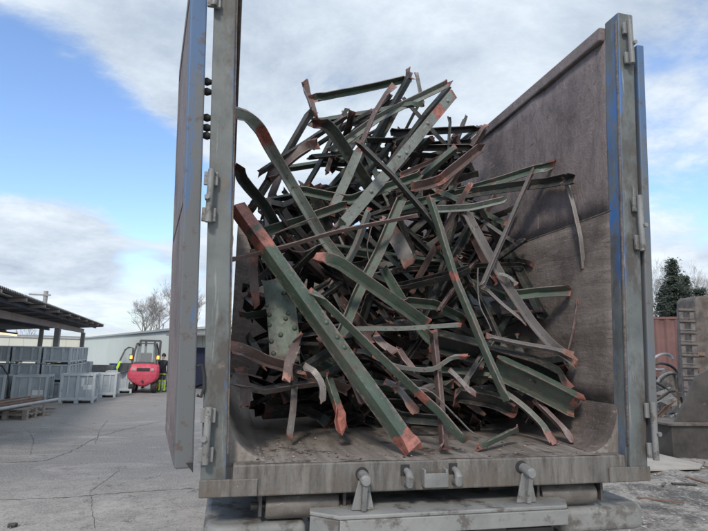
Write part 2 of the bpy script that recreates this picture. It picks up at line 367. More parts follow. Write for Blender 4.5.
g_ = G('mixed_grey_stones', .85); stone_m = g_.out(g_.mix(g_.ramp(g_.noise(g_.coord('World', rnd=False), 9, 3), .4, .6), (.10, .095, .09), (.38, .365, .34)), None)
stones(3800, ra, .006, .045, stone_m, zf=.03)
stones(260, lambda: (random.uniform(-9, -1.4), random.uniform(3.2, 14)), .004, .018, stone_m, 'loose_grit', .003)
lump = MB(); c_ = PZ(12, 527); lump.prism([c_+Vector((math.cos(a)*.055, math.sin(a)*.04, 0)) for a in [k*.9 for k in range(7)]], (0.008, 0, .04))
tag(lump.build('stone', dark_steel, bevel=.012), 'small dark stone lying alone on the pale ground at the lower left corner', 'stone')

# ------------------------------------------------------------------ the container
ZB, ZF, ZT = 1.30, 1.45, 4.24
def SH(p): p = Vector(p); p.x += (1 if p.x > 0 else -1)*.037*(p.z-ZB)*sstep(.85, 1.1, abs(p.x)); return p
box = empty('waste_container', (0, 0, ZB), 0, 'large open scrap container with worn mauve walls, loaded on the lorry', 'container')
def wall(sx):
    zs = 2.93; prof = [(.94, ZF+.002)]
    for k in range(1, 8): a = k/7*math.pi/2; prof.append((.94+.19*math.sin(a), ZF+.27*(1-math.cos(a))))
    lo = [(1.131, ZF+.27+(zs-ZF-.27)*k/10) for k in range(0, 11)]
    hi = [(1.134, zs+.004+(ZT-.1-zs)*k/9) for k in range(10)]
    for nm, pr, mt, sd in (('curved_corner_liner', prof, floor_m if sx < 0 else liner_lo, 3), ('lower_wall_liner', lo, liner_lo, 3), ('upper_wall_liner', hi, liner_hi, 11)):
        m = MB(); ny = 70; n = len(pr)
        for j in range(ny+1):
            y = .10+6.4*(j/ny)
            for x, z in pr:
                d = (.028*noise.fractal(Vector((y*1.1, z*1.4, sd*sx)), 1, 2, 4)-.012*abs(noise.noise(Vector((y*2.6, z*2.2, sd+5)))))*sstep(ZF+.05, ZF+.4, z)*(1 if nm[0] == 'c' else sstep(0, .12, zs-z if nm[0] == 'l' else z-zs))*sstep(.1, .4, y)
                p = SH(Vector((sx*(x+d), y, z))); m.v.append(p); m.t.append(p)
        for j in range(ny):
            for i in range(n-1): a = j*n+i; m.f.append([a, a+1, a+n+1, a+n])
        o = m.build(nm, mt, box, smooth=True)
        s_ = o.modifiers.new('thick', 'SOLIDIFY'); s_.thickness = .006; s_.offset = 0
    m = MB(); pf = [SH(Vector((sx*x, .095, z))) for x, z in prof]; i = len(m.v)
    ins = [Vector((sx*1.14, .095, ZF-.03)), Vector((sx*.94, .095, ZF-.03))]
    m.prism(pf[::-1][:0]+pf+ins, (0, .012, 0)); m.build('corner_plate', floor_m, box)
    m = MB(); m.tube([SH((sx*1.130, y*.2+.1, zs+random.uniform(-.003, .003))) for y in range(33)], .006, 6); m.build('weld_seam', sill_m, box)
    m = MB(); m.tube([SH((sx*1.132, .95, z/10)) for z in range(30, 42)], .004, 6); m.build('weld_seam', liner_hi, box)
    # outer skin, stiffening ribs and top rail
    MB().box(sx*1.145, sx*1.16, .1, 6.5, ZB+.1, ZT-.12, sh=SH).build('outer_wall', grey_steel, box)
    for k in range(9): MB().box(sx*1.162, sx*1.235, .55+k*.7, .67+k*.7, ZB+.12, ZT-.12, sh=SH).build('wall_rib', grey_steel, box, .008)
    MB().box(sx*1.09, sx*1.22, .131, 6.5, ZT-.10, ZT, sh=SH).build('top_rail', liner_hi, box, .012)
    # doubled end of the rail, a little higher than the rest
    pass
    x0, x1 = sorted((sx*1.126, sx*1.245))
    m = MB(); N = 24
    for k in range(N+1):
        z = ZB+(ZT+.03-ZB)*k/N; dx = .006*noise.noise(Vector((z*1.3, sx*4, 0)))
        for x, y in ((x0, 0), (x1, 0), (x1, .13), (x0, .13)):
            m.v.append(SH((x+dx*(1 if x in (x0,) else .5), y, z))); m.t.append(Vector((x-x0, y, z)))
    for k in range(N):
        for j in range(4): m.f.append([k*4+j, k*4+(j+1) % 4, k*4+4+(j+1) % 4, k*4+4+j])
    m.f += [[0, 3, 2, 1], [N*4, N*4+1, N*4+2, N*4+3]]
    po = m.build('end_post', post_l if sx < 0 else post_r, box, .008); tag(po, 'grey end post with %s' % ('a blue streak, left side' if sx < 0 else 'blue patches, right side'))
    # pale rubbed edge strip inside the post
    MB().box(*sorted((sx*1.118, sx*1.1255)), .004, .02, ZF+.05, ZT-.02, sh=SH).build('post_edge_strip', liner_lo, box, .003)
    # step plate at the foot
    MB().box(*sorted((sx*.98, sx*1.252)), -.012, -.001, ZB+.005, ZB+.085).build('foot_plate', sill_m, box, .004)
wall(-1); wall(1)
MB().box(-.98, .98, .02, 6.5, ZF-.03, ZF-.004).build('floor_base', floor_m, box)
m = MB(); nx, ny = 60, 90
for j in range(ny+1):
    for i in range(nx+1):
        x = -.945+1.89*i/nx; y = .012+6.45*(j/ny)**1.7; z = ZF+.004*noise.fractal(Vector((x*4, y*3, 0)), 1, 2, 4)
        m.v.append(Vector((x, y, z))); m.t.append(Vector((x, y, 0)))
for j in range(ny):
    for i in range(nx): a = j*(nx+1)+i; m.f.append([a, a+1, a+nx+2, a+nx+1])
m.build('floor_plate', floor_m, box, smooth=True)
m = MB()
m.box(-1.10, 1.10, 0, .09, ZB, ZF-.002); m.build('rear_sill', sill_m, box, .008)
for sx in (-1, 1): pass
MB().box(-1.12, 1.12, 6.5, 6.56, ZB, ZT-.1).build('front_wall', liner_lo, box)
for sx in (-.45, .45): MB().box(sx-.08, sx+.08, .25, 6.4, ZB-.16, ZB-.005).build('frame_rail', dark_steel, box, .01)
MB().box(-1.1, 1.1, .1, 6.4, ZB, ZF-.035).build('floor_frame', dark_steel, box)
# rollers
for a, b in (((-.93), (-.56)), ((.60), (.95))):
    m = MB(); m.tube([(a, .12, ZB-.075), (a+.01, .12, ZB-.075), (b-.01, .12, ZB-.075), (b, .12, ZB-.075)], [.058, .064, .064, .058], 24); ro = m.build('roller', roller_m, box, smooth=True)
    m = MB(); m.tube([(a-.07, .12, ZB-.075), (b+.07, .12, ZB-.075)], .02, 10); m.build('axle', dark_steel, ro, world=True)
    for x in (a-.035, b+.02): MB().box(x, x+.015, .06, .18, ZB-.11, ZB-.002).build('roller_bracket', dark_steel, box)
# lock slots, hooks, bracket and pin holes on the sill
for px in (405, 453):
    c = PY(px, 476, 0); x = c.x; MB().box(x-.024, x+.024, -.003, .004, ZF-.075, ZF-.02).build('slot', black_m, box)
    m = MB(); pts = [(x+.006, -.004, ZF-.05), (x+.006, -.045, ZF-.055), (x+.006, -.06, ZF-.075), (x+.006, -.055, ZF-.105), (x+.006, -.008, ZF-.112)]
    m.tube(pts, [.016, .019, .022, .021, .017], 10); m.build('lock_hook', grey_steel, box, smooth=True)
c = PY(433, 477, 0); m = MB(); x, z = c.x, 1.365
MB().box(x-.065, x+.065, -.055, -.045, z-.042, z+.028).build('bracket_face', grey_steel, box, .003)
for sx in (-1, 1): MB().box(x+sx*.06-.006, x+sx*.06+.006, -.045, -.001, z-.04, z+.045).build('bracket_cheek', grey_steel, box, .003)
MB().box(x-.053, x+.053, -.044, -.001, z-.042, z-.034).build('bracket_bottom', grey_steel, box)
for px, py in ((362, 474), (521, 467)):
    c = PY(px, py, 0); m = MB(); m.tube([(c.x, -.002, c.z), (c.x, .004, c.z)], .034, 20); m.build('pin_hole', black_m, box)
# doors swung right round against the sides
def door(sx, rz, hx, pink, wd=.085):
    d = MB(); rot = Matrix.Rotation(rz, 3, 'Z'); piv = Vector((hx, -.01, 0))
    def sh(p): p = Vector(p); p.x += sx*.037*(p.z-ZB); return p
    x0, x1 = sorted((hx, hx+sx*wd))
    z0, z1 = ZF-.01, ZT-.19
    dr = MB().box(x0+.004, x1-.004, .07, 1.19, z0+.01, z1-.01, rot, piv, sh).build('door', liner_hi if pink else grey_steel, box)
    MB().box(x0, x1, -.01, .07, z0, z1, rot, piv, sh).build('door_edge_frame', door_blue, dr, .008)
    MB().box(x0, x1, 1.19, 1.25, z0, z1, rot, piv, sh).build('door_edge_frame', liner_hi, dr, .006)
    for z in (z0, (z0+z1)/2, z1-.08): MB().box(x0-.002, x1+.002, .072, 1.188, z, z+.08, rot, piv, sh).build('door_rail', liner_hi if pink else grey_steel, dr, .004)
    return dr
dl = door(-1, R(8), -1.279, True)
dr = door(1, R(-3), 1.262, False, .052)
m = MB(); q = [SH(PY(193, 470, -.012)), SH(PY(193, 458, -.012)), SH(PY(187, 458, -.012))]
def hinge(px, py0, py1, Y, sx, par):
    a, b = PY(px, py0, Y), PY(px, py1, Y); zc = (a.z+b.z)/2; x = (a.x+b.x)/2; h = abs(a.z-b.z)/2
    m = MB().box(x-.035, x+.035, Y-.012, Y+.006, zc-h, zc-h*.45); m.build('hinge_leaf', grey_steel, par, .004)
    m = MB().box(x-.035, x+.035, Y-.012, Y+.006, zc+h*.45, zc+h); m.build('hinge_leaf', grey_steel, par, .004)
    m = MB(); m.tube([(x, Y-.025, zc-h*1.05), (x, Y-.025, zc+h*1.05)], .017, 12); m.build('hinge_barrel', grey_steel, par, smooth=True)
    m = MB(); m.tube([(x+.012*sx, Y-.055, zc-h*.1), (x+.012*sx, Y-.012, zc-h*.1)], .014, 6); m.build('hinge_bolt', grey_steel, par)
for py0, py1, px in ((172, 222, 210), (408, 462, 207)): hinge(px, py0, py1, -.02, -1, box)
hinge(215, -20, 8, -.02, -1, box)
for py0, py1, px in ((24, 64, 628), (198, 250, 638), (403, 458, 651)): hinge(px, py0, py1, -.02, 1, box)
# black latch knobs and the pull handle between door and post
for py in (82, 92, 118, 128, 136):
    c = PY(209, py, .05); m = MB(); m.tube([c+Vector((-.03, 0, 0)), c+Vector((-.01, 0, 0)), c+Vector((.015, 0, 0))], [.016, .022, .012], 10); m.build('latch_knob', black_m, box, smooth=True)
m = MB(); m.tube([PY(*q, -.01) for q in ((197, 366, ), (202, 365), (204, 375), (204, 388), (201, 397), (197, 395))], .008, 8); m.build('pull_handle', black_m, dl, smooth=True)
m = MB(); m.prism([PY(186, 463, -.02), PY(193, 463, -.02), PY(193, 473, -.02)], (0, .01, 0)); m.build('door_seal_tab', black_m, dl)

# ------------------------------------------------------------------ lorry rear below the container
lor = empty('lorry_rear', (0, .3, 0), 0, 'dusty grey rear bumper plates of the lorry below the container', 'lorry')
zt = 1.222
poly = [(-.68, .30), (-.72, .0), (-.59, -.10), (.64, -.10), (.70, .0), (.70, .30)]
m = MB(); m.prism([(x, y, zt) for x, y in poly], (0, 0, -.02)); m.build('middle_plate', plate_m, lor, .006)
fp = [(-.715, .0), (-.59, -.097), (.64, -.097), (.695, .0)]
for k in range(3):
    a, b = fp[k], fp[k+1]; m = MB(); m.bar((*a, zt-.058), (*b, zt-.058), .02, .075); m.build('middle_plate_skirt', plate_m, lor, .004)
# low side wings with rounded ends
def wing(x0, x1, sx):
    z = 1.155; n = 8; pts = [(x0, .95), (x0, .05)]
    for k in range(n+1): a = k/n*math.pi/2; pts.append((x1-sx*.10+sx*.10*math.sin(a), .15-.10*math.cos(a)))
    pts.append((x1, .95))
    if sx < 0: pass
    m = MB(); m.prism([(x, y, z) for x, y in pts], (0, 0, -.13)); o = m.build('side_wing', plate_m, lor, .03, seg=4, smooth=True)
wing(-.725, -1.225, -1); wing(.705, 1.28, 1)
MB().box(-.5, -.3, .3, 6, .75, 1.12).build('chassis_beam', dark_steel, lor); MB().box(.3, .5, .3, 6, .75, 1.12).build('chassis_beam', dark_steel, lor)
MB().box(-1.2, 1.3, .35, .5, .93, .968).build('cross_beam', dark_steel, lor)
for (px, py), base in (((362, 475), 0), ((523, 468), 0)):
    c = PY(px, py, 0); x, z = c.x, c.z
    m = MB(); m.tube([(x, .0, z), (x+.0, -.03, z), (x, -.085, z-.01), (x, -.092, z-.01)], [.026, .027, .027, .022], 16); p = m.build('locking_pin', grey_steel, lor, smooth=True)
    m = MB(); m.prism([(x-.012, -.085, z-.02), (x-.012, -.02, z-.02), (x-.012, .05, zt+.002), (x-.012, -.055, zt+.002)], (.024, 0, 0)); m.build('pin_web', grey_steel, lor, .003)
    m = MB(); m.prism([(x-.025, -.035, z-.02), (x+.025, -.035, z-.02), (x+.058, -.03, zt+.002), (x-.058, -.03, zt+.002)], (0, .012, 0)); m.build('pin_gusset', grey_steel, lor, .003)
for sx in (-1, 1):
    for yy in (1.6, 2.9, 4.2):
        m = MB(); m.tube([(sx*.78, yy, .5), (sx*.80, yy, .5), (sx*1.10, yy, .5), (sx*1.12, yy, .5)], [.44, .5, .5, .44], 32); w_ = m.build('wheel', black_m, lor, smooth=True)
        m = MB(); m.tube([(sx*1.121, yy, .5), (sx*1.13, yy, .5)], .27, 20); m.build('rim', grey_steel, w_)
red_m = G('red_reflector', .25); red_m = red_m.out((.6, .02, .03))
c = PY(594, 527, .08); MB().box(c.x-.02, c.x+.02, .08, .10, c.z-.012, c.z+.012).build('red_reflector', red_m, lor, .003)
MB().box(c.x-.22, c.x+.03, .101, .14, c.z-.03, c.z+.02).build('light_bar', black_m, lor)
# ------------------------------------------------------------------ the scrap pile
def clampP(px, py, Y):
    p = PY(px, py, Y)
    for _ in range(30):
        lim = 1.10+.037*(p.z-ZB) if p.z < ZT+.05 else 9
        if p.x > lim: Y -= .06; p = PY(px, py, Y)
        elif p.z < ZF+.012: Y -= .04; p = PY(px, py, Y); 
        else: break
    return p
def profile(kind, a, b, th):
    """closed section as (u, v, edge) - u along flange A, v along flange B; edge = 1 at free edges"""
    if kind == 'flat': e_ = a/2-min(.012, a*.2); return [(-a/2, 0, 1), (-e_, 0, .5), (e_, 0, .5), (a/2, 0, 1), (a/2, th, 1), (e_, th, .5), (-e_, th, .5), (-a/2, th, 1)]
    if kind == 'L': return [(0, 0, .62), (a, 0, 1), (a, th, 1), (th, th, .1), (th, b, 1), (0, b, 1)]
    if kind == 'U': return [(0, 0, .62), (a, 0, .62), (a, b, 1), (a-th, b, 1), (a-th, th, .1), (th, th, .1), (th, b, 1), (0, b, 1)]
    n = 10; return [(math.cos(k*2*math.pi/n)*a/2, math.sin(k*2*math.pi/n)*a/2, .2) for k in range(n)]
def beam(name, pts, a, b, roll, mat, kind='L', tear=(.12, .12), curl=(0, 0), label=None, cat='scrap beam', group=None, rivets=(), seed=0, th=.007, red=(), twist=(None, None), raw=False, dent=1., worldpts=False, flip=False):
    rnd = random.Random(seed*7919+len(pts)*13+int(abs(roll))*3+5)
    P = [Vector(p) for p in pts] if worldpts else [clampP(*p) for p in pts]
    # resample with rounded kinks
    q = []; 
    for i in range(len(P)-1):
        L = (P[i+1]-P[i]).length; n = max(2, int(L/.035))
        for k in range(n): q.append(P[i].lerp(P[i+1], k/n))
    q.append(P[-1])
    for _ in range(1 if len(P) < 4 else (4 if 'hook' in (label or '') else 2)): q = [q[0]]+[(q[i-1]+q[i]*2+q[i+1])/4 for i in range(1, len(q)-1)]+[q[-1]]
    S = [0]
    for i in range(1, len(q)): S.append(S[-1]+(q[i]-q[i-1]).length)
    kw = .9 if a < .07 or a > .14 else .8; a *= kw; b *= kw; tear = (tear[0]*.72, tear[1]*.72)
    LT = S[-1]; pr = profile(kind, a, b, th); npf = len(pr)
    tw = [rnd.uniform(-55, 55) if t is None else t for t in twist]
    cdir = [Vector((rnd.uniform(-1, 1), rnd.uniform(-1, 1), rnd.uniform(-1, 1))).normalized() for _ in (0, 1)]
    m = MB(); tv = []; ev = []; frames = []
    off = rnd.uniform(0, 9)
    for i, p in enumerate(q):
        t = (q[min(i+1, len(q)-1)]-q[max(i-1, 0)]).normalized(); v = (p-CAM).normalized()
        sd = t.cross(v).normalized(); n = sd.cross(t)
        e = [1-sstep(0, tear[0], S[i]) if tear[0] else 0, 1-sstep(0, tear[1], LT-S[i]) if tear[1] else 0]
        ang = R(roll+3.5*dent*noise.noise(Vector((S[i]*2.2, off, 0)))+e[0]*tw[0]+e[1]*tw[1])
        A = sd*math.cos(ang)+n*math.sin(ang); B = -sd*math.sin(ang)+n*math.cos(ang); B = B if flip else -B
        c = p+A*.0035*dent*noise.noise(Vector((S[i]*3, off+3, 0)))+B*.005*dent*noise.noise(Vector((S[i]*2.4, off+7, 0)))
        for k in (0, 1): c = c+cdir[k]*e[k]**2*curl[k]*.09
        frames.append((c, t, A, B))
        te = max(e[0], e[1])**1.3
        tm = te
        for (rx, rw) in red: tm = max(tm, 1.6*(1-min(1, abs(S[i]/LT-rx)/rw*.6)))
        for j, (u, w, ed) in enumerate(pr):
            es = 1+.18*te*noise.noise(Vector((S[i]*14, off, j*.7)))
            rag = 0
            if i == 0 and tear[0]: rag = -rnd.uniform(0, .045)*(1 if tear[0] > .05 else .2)
            if i == len(q)-1 and tear[1]: rag = rnd.uniform(0, .045)*(1 if tear[1] > .05 else .2)
            bend = te*.015*noise.noise(Vector((S[i]*9, off+j, 2)))
            dd = .003*dent*noise.noise(Vector((S[i]*6, off+4, ed*3)))*ed
            m.v.append(c+A*(u*es+bend)+B*(w*es-bend+dd)+t*rag); m.t.append(Vector((S[i], u+w*1.3, off))); tv.append(tm); ev.append(ed)
    for i in range(len(q)-1):
        for j in range(npf): m.f.append([i*npf+j, i*npf+(j+1) % npf, (i+1)*npf+(j+1) % npf, (i+1)*npf+j])
    m.f.append(list(range(npf))[::-1]); m.f.append([(len(q)-1)*npf+j for j in range(npf)])
    ctr = sum(q, Vector())/len(q)
    me = bpy.data.meshes.new(name); me.from_pydata([tuple(v-ctr) for v in m.v], [], m.f); me.materials.append(MATS[mat])
    me.attributes.new('tc', 'FLOAT_VECTOR', 'POINT').data.foreach_set('vector', [c for t in m.t for c in t])
    me.attributes.new('tear', 'FLOAT', 'POINT').data.foreach_set('value', tv); me.attributes.new('edge', 'FLOAT', 'POINT').data.foreach_set('value', ev)
    me.polygons.foreach_set('use_smooth', [True]*len(me.polygons)); me.set_sharp_from_angle(angle=R(38))
    o = bpy.data.objects.new(name, me); COL.objects.link(o); o.location = ctr
    tag(o, label, cat, group)
    for rs, ru in rivets:          # domed rivet heads on flange A
        i = min(len(frames)-1, int(rs*len(frames))); c, t, A, B = frames[i]; c = c+A*ru+(B*(th if kind == 'flat' else 0))
        r = rivet_mesh(MATS[mat]); h = bpy.data.objects.new('rivet', r); COL.objects.link(h); h.parent = o
        nn = B if kind == 'flat' else -B; h.matrix_basis = Matrix.Translation(c-ctr)@nn.to_track_quat('Z', 'Y').to_matrix().to_4x4()@Matrix.Scale(1.0, 4)
    return o
_rv = {}
def rivet_mesh(mt):
    if mt.name in _rv: return _rv[mt.name]
    m = MB(); n = 10
    for k, (r, z) in enumerate(((.016, -.002), (.0155, .004), (.012, .010), (.006, .013))):
        for j in range(n): m.v.append(Vector((r*math.cos(j*.628), r*math.sin(j*.628), z))); m.t.append(Vector((r+3, z, j)))
    for k in range(3):
        for j in range(n): m.f.append([k*n+j, k*n+(j+1) % n, (k+1)*n+(j+1) % n, (k+1)*n+j])
    m.f.append([3*n+j for j in range(n)])
    me = m.mesh('rivet', mt); me.polygons.foreach_set('use_smooth', [True]*len(me.polygons)); _rv[mt.name] = me; return me
B = beam
# --- the big front pieces
B('steel_angle', [(235, 206, .42), (300, 296, .32), (412, 452, .06)], .10, .10, 40, 'g', tear=(.05, .13), curl=(0, .3), seed=1, flip=True, red=((.05, .05), (.15, .03), (.97, .03)), rivets=((.50, .045), (.56, .045), (.60, .045)), twist=(0, -8),
  label='longest thick green angle in front, from left post to sill, salmon at both ends')
B('steel_angle', [(314, 298, .38), (370, 352, .26), (424, 404, .18), (436, 414, .15), (462, 445, .06)], .07, .075, 42, 'g', tear=(.09, .06), curl=(.5, .2), seed=2, red=((.72, .05),), twist=(-30, 10),
  label='kinked green angle with salmon bruise at its kink, right of the longest front angle')
B('steel_channel', [(426, 200, .62), (452, 282, .45), (478, 345, .36), (501, 398, .28)], .08, .06, 38, 'g', tear=(.02, .14), curl=(.1, .15), seed=3, red=((.42, .035),), twist=(0, 18),
  label='smooth green angle banded orange in its middle, orange tip hanging right of centre')
B('riveted_plate', [(453, 94, 1.15), (400, 158, 1.0), (338, 230, .8)], .105, .01, 6, 'p', 'flat', tear=(.06, .05), seed=4, th=.01, twist=(10, 0), dent=.5, red=((.15, .03),),
  rivets=((.08, 0), (.26, -.01), (.46, .01), (.51, -.02), (.74, 0)), label='flat pale green plate with a row of rivets, slanting through the top of the pile')
B('bent_angle', [(233, 118, .10), (246, 119, .18), (258, 129, .32), (268, 148, .48), (280, 168, .62), (322, 240, .85), (345, 268, .9)], .075, .06, -32, 'p', tear=(.18, .04), curl=(0, 0), seed=5, red=((.22, .09),), twist=(25, 0), dent=.6,
  label='hook-shaped bent angle curving over to the left post at the top of the pile')
B('flat_bar', [(350, 331, .42), (400, 331, .38), (455, 327, .34)], .05, .03, 70, 'p', 'L', tear=(.03, .07), seed=6, twist=(0, 0), dent=.5, label='pale green bar lying level across the middle of the pile')
B('thin_bar', [(233, 262, .35), (285, 249, .5), (335, 234, .55), (418, 217, .55)], .045, .03, 55, 'b', 'L', tear=(.10, .06), seed=7, dent=.6, label='thin pinkish brown bar running level from the left post to the middle of the pile')
B('steel_angle', [(314, 260, .50), (335, 264, .48), (380, 295, .5), (424, 326, .55)], .085, .06, -25, 'g', tear=(.16, .04), curl=(.35, 0), seed=8, twist=(45, 0), label='dark green angle with a curled reddish lip, just right of the thin brown bar\'s middle')
B('riveted_plate', [(277, 280, .78), (281, 305, .70), (284, 335, .62), (285, 360, .58)], .21, .01, 4, 'g', 'flat', tear=(.05, .10), seed=9, th=.012, dent=.8, twist=(0, 8),
  rivets=((.32, -.09), (.22, .03), (.45, -.08), (.45, .04), (.58, -.085), (.56, .02), (.66, .07), (.70, -.02), (.78, -.08), (.84, .04), (.9, -.07), (.93, .08)), label='dark gusset plate studded with rivets behind the longest front angle')
# --- top of the pile
B('steel_angle', [(312, 99, 1.5), (360, 90, 1.55), (410, 78, 1.5)], .075, .05, -55, 'g', tear=(.13, .10), curl=(.5, .3), seed=10, label='green angle forming the uppermost level edge of the pile, crumpled at both ends')
B('steel_angle', [(409, 70, 1.45), (392, 100, 1.45), (358, 160, 1.4), (330, 215, 1.3)], .09, .06, 30, 'd', tear=(.13, .05), curl=(.4, 0), seed=11, label='dark angle dropping steeply from the highest tip of the pile')
B('steel_angle', [(449, 82, 1.3), (425, 110, 1.3), (394, 152, 1.35), (360, 205, 1.4)], .085, .06, 35, 'd', tear=(.12, .05), curl=(.5, 0), seed=12, label='dark angle next to the flat riveted plate, with a crumpled brown top')
B('steel_angle', [(447, 84, 1.22), (405, 104, 1.3), (376, 119, 1.35), (330, 152, 1.4)], .06, .05, -50, 'p', tear=(.05, .05), seed=13, dent=.6, label='pale angle slanting to the left from the second highest tip of the pile')
B('steel_angle', [(308, 108, 1.3), (285, 148, 1.2), (247, 207, 1.0)], .085, .06, 30, 'd', tear=(.12, .05), curl=(.5, 0), seed=14, label='dark steep angle on the upper left outline of the pile')
B('steel_angle', [(302, 88, 1.6), (308, 102, 1.5), (312, 118, 1.45)], .07, .04, 20, 'b', tear=(.12, .12), curl=(.6, .6), seed=15, label='short crumpled pinkish stub at the upper left corner of the pile')
B('steel_angle', [(316, 120, 1.1), (330, 132, 1.1), (352, 165, 1.15), (368, 190, 1.2)], .10, .07, -30, 'd', tear=(.12, .05), curl=(.3, 0), seed=16, red=((.06, .07),), label='broad dark angle with a reddish cut end, below the upper left corner of the pile')
B('steel_angle', [(388, 86, 1.2), (372, 112, 1.15), (358, 145, 1.1)], .055, .05, 45, 'b', tear=(.14, .05), curl=(.3, 0), seed=17, label='pinkish brown folded strip standing left of the highest tip')
B('flat_bar', [(359, 150, .95), (347, 178, .92), (334, 206, .9)], .085, .02, 12, 'p', 'flat', tear=(.04, .04), seed=18, label='short broad pale strip, just left of the riveted plate\'s lower half')
B('steel_angle', [(390, 131, 1.6), (435, 130, 1.6), (478, 127, 1.6)], .075, .06, -70, 'd', tear=(.05, .10), curl=(0, .3), seed=19, label='dark level angle reaching to the top edge of the right wall, upper one of two')
B('steel_angle', [(385, 145, 1.7), (430, 144, 1.7), (470, 141, 1.7)], .05, .05, -60, 'd', tear=(.05, .05), seed=20, label='dark level angle under the top edge of the pile, lower one of two')
B('steel_channel', [(481, 126, 1.55), (462, 158, 1.5), (436, 196, 1.4)], .10, .08, 28, 'b', tear=(.08, .05), curl=(.2, 0), seed=21, label='broad mauve channel leaning on the right wall at the pile\'s upper right corner')
B('steel_angle', [(415, 74, 1.4), (418, 90, 1.35), (421, 104, 1.3)], .035, .02, 10, 'd', tear=(.05, .05), seed=22, label='short dark strip dangling below the highest tip')
B('steel_angle', [(449, 118, 1.5), (448, 132, 1.5), (447, 152, 1.5)], .03, .03, 10, 'd', tear=(.02, .02), seed=23, label='short upright dark bar between the riveted plate and the right wall')
B('steel_angle', [(234, 170, .55), (246, 188, .7), (262, 205, .8), (282, 240, .9)], .065, .05, -30, 'd', tear=(.14, .05), curl=(.4, 0), seed=24, label='dark bar with a curled cut end at the left post, below the hook-shaped angle')
B('steel_angle', [(262, 175, 1.0), (300, 150, 1.15), (346, 120, 1.3)], .06, .05, 40, 'd', tear=(.05, .05), seed=25, label='dark angle rising to the right through the gaps in the upper left of the pile')
B('steel_angle', [(272, 182, 1.05), (300, 158, 1.1), (318, 146, 1.1)], .10, .06, 20, 'b', tear=(.05, .14), curl=(0, .3), seed=26, label='reddish brown folded plate in the upper left of the pile')
B('steel_angle', [(400, 100, 1.5), (370, 155, 1.45), (352, 190, 1.4)], .05, .05, 40, 'g', tear=(.03, .03), seed=27, label='slim green angle beside the dark one from the highest tip')
B('steel_angle', [(345, 108, 1.5), (318, 160, 1.4), (292, 205, 1.3)], .06, .05, 40, 'd', tear=(.03, .03), seed=28, label='dark slim angle crossing the gaps left of the pinkish folded strip')
# --- upper right, against the wall
B('steel_angle', [(548, 165, .85), (500, 180, 1.0), (440, 196, 1.15), (395, 208, 1.2)], .075, .05, -52, 'g', tear=(.11, .04), curl=(.4, 0), seed=29, label='green angle pointing right to the wall, its pink end second furthest to the upper right')
B('steel_channel', [(576, 178, .70), (545, 184, .8), (510, 188, .95), (455, 196, 1.1)], .08, .07, -60, 'd', tear=(.12, .04), curl=(.3, 0), seed=30, label='dark beam whose pink torn end touches the right wall, furthest out of all')
B('steel_angle', [(531, 168, .82), (510, 215, .75), (479, 286, .6)], .045, .04, 30, 's', tear=(.03, .03), seed=31, dent=.4, label='straight grey bar slanting down left in front of the right wall')
B('thin_bar', [(564, 182, .72), (571, 208, .7), (578, 238, .66), (581, 268, .62)], .035, .02, 20, 's', tear=(.04, .05), seed=32, dent=.6, label='thin twisted bar hanging down along the right wall')
B('thin_bar', [(577, 300, .6), (572, 330, .6), (566, 356, .6)], .015, .01, 0, 'b', tear=(.01, .01), seed=33, label='very thin rod leaning on the right wall below the level green angle')
B('bent_angle', [(466, 214, .9), (482, 245, .78), (505, 285, .7), (532, 325, .6), (552, 348, .5), (571, 361, .45)], .055, .05, -28, 's', tear=(.05, .12), curl=(0, .3), seed=34, label='long bent grey angle sweeping down to the right wall')
B('steel_angle', [(505, 296, .75), (540, 292, .68), (571, 290, .6)], .06, .06, -48, 'g', tear=(.02, .02), twist=(0, 0), dent=.3, seed=35, label='clean cut green angle pointing level at the right wall')
B('flat_bar', [(486, 339, .55), (520, 347, .5), (552, 352, .45), (572, 358, .42)], .05, .03, 40, 's', tear=(.03, .14), curl=(0, .4), seed=36, label='grey flat bar under the long bent angle, ending in a red tear')
B('thin_bar', [(482, 288, .7), (500, 305, .68), (525, 325, .62)], .03, .02, 20, 's', tear=(.03, .03), seed=37, label='thin grey strip behind the long bent angle')
B('curled_strip', [(496, 275, .65), (502, 272, .62), (512, 278, .62), (516, 284, .62)], .025, .01, 20, 'p', 'flat', tear=(.02, .02), seed=38, label='small pale hook of strip between the crossed grey bars')
# --- lower right
B('steel_channel', [(430, 345, .9), (480, 358, .8), (535, 375, .62), (560, 388, .55)], .16, .10, -30, 'd', 'U', tear=(.04, .10), curl=(0, .2), seed=39, label='broad dark channel sloping right, behind the boxy green end piece')
B('steel_channel', [(492, 372, .66), (530, 390, .54), (572, 412, .44)], .16, .10, -22, 'g', 'U', tear=(.03, .05), seed=40, red=((.96, .05),), twist=(0, 4), label='boxy green channel with a rusty square cut end, low at the right wall')
B('torn_strip', [(498, 392, .6), (520, 408, .5), (538, 425, .42), (548, 438, .34)], .05, .03, 25, 'g', tear=(.03, .12), curl=(0, .3), seed=41, label='torn green strip drooping to the floor below the boxy channel, left of the brown one')
B('torn_strip', [(532, 402, .5), (548, 418, .42), (560, 430, .38), (566, 437, .36)], .05, .04, 30, 'b', tear=(.04, .12), curl=(0, .3), seed=42, label='brown torn lip drooping right under the boxy channel\'s cut end')
B('short_angle', [(481, 450, .16), (500, 441, .24), (519, 431, .34)], .045, .04, 40, 'g', tear=(.05, .02), seed=43, dent=.3, label='short green offcut lying on the container floor right of centre')
B('steel_angle', [(429, 332, .5), (434, 380, .36), (440, 452, .12)], .06, .05, 32, 'b', tear=(.03, .06), curl=(0, .2), seed=44, label='upright brown angle standing on the floor behind the kinked green one')
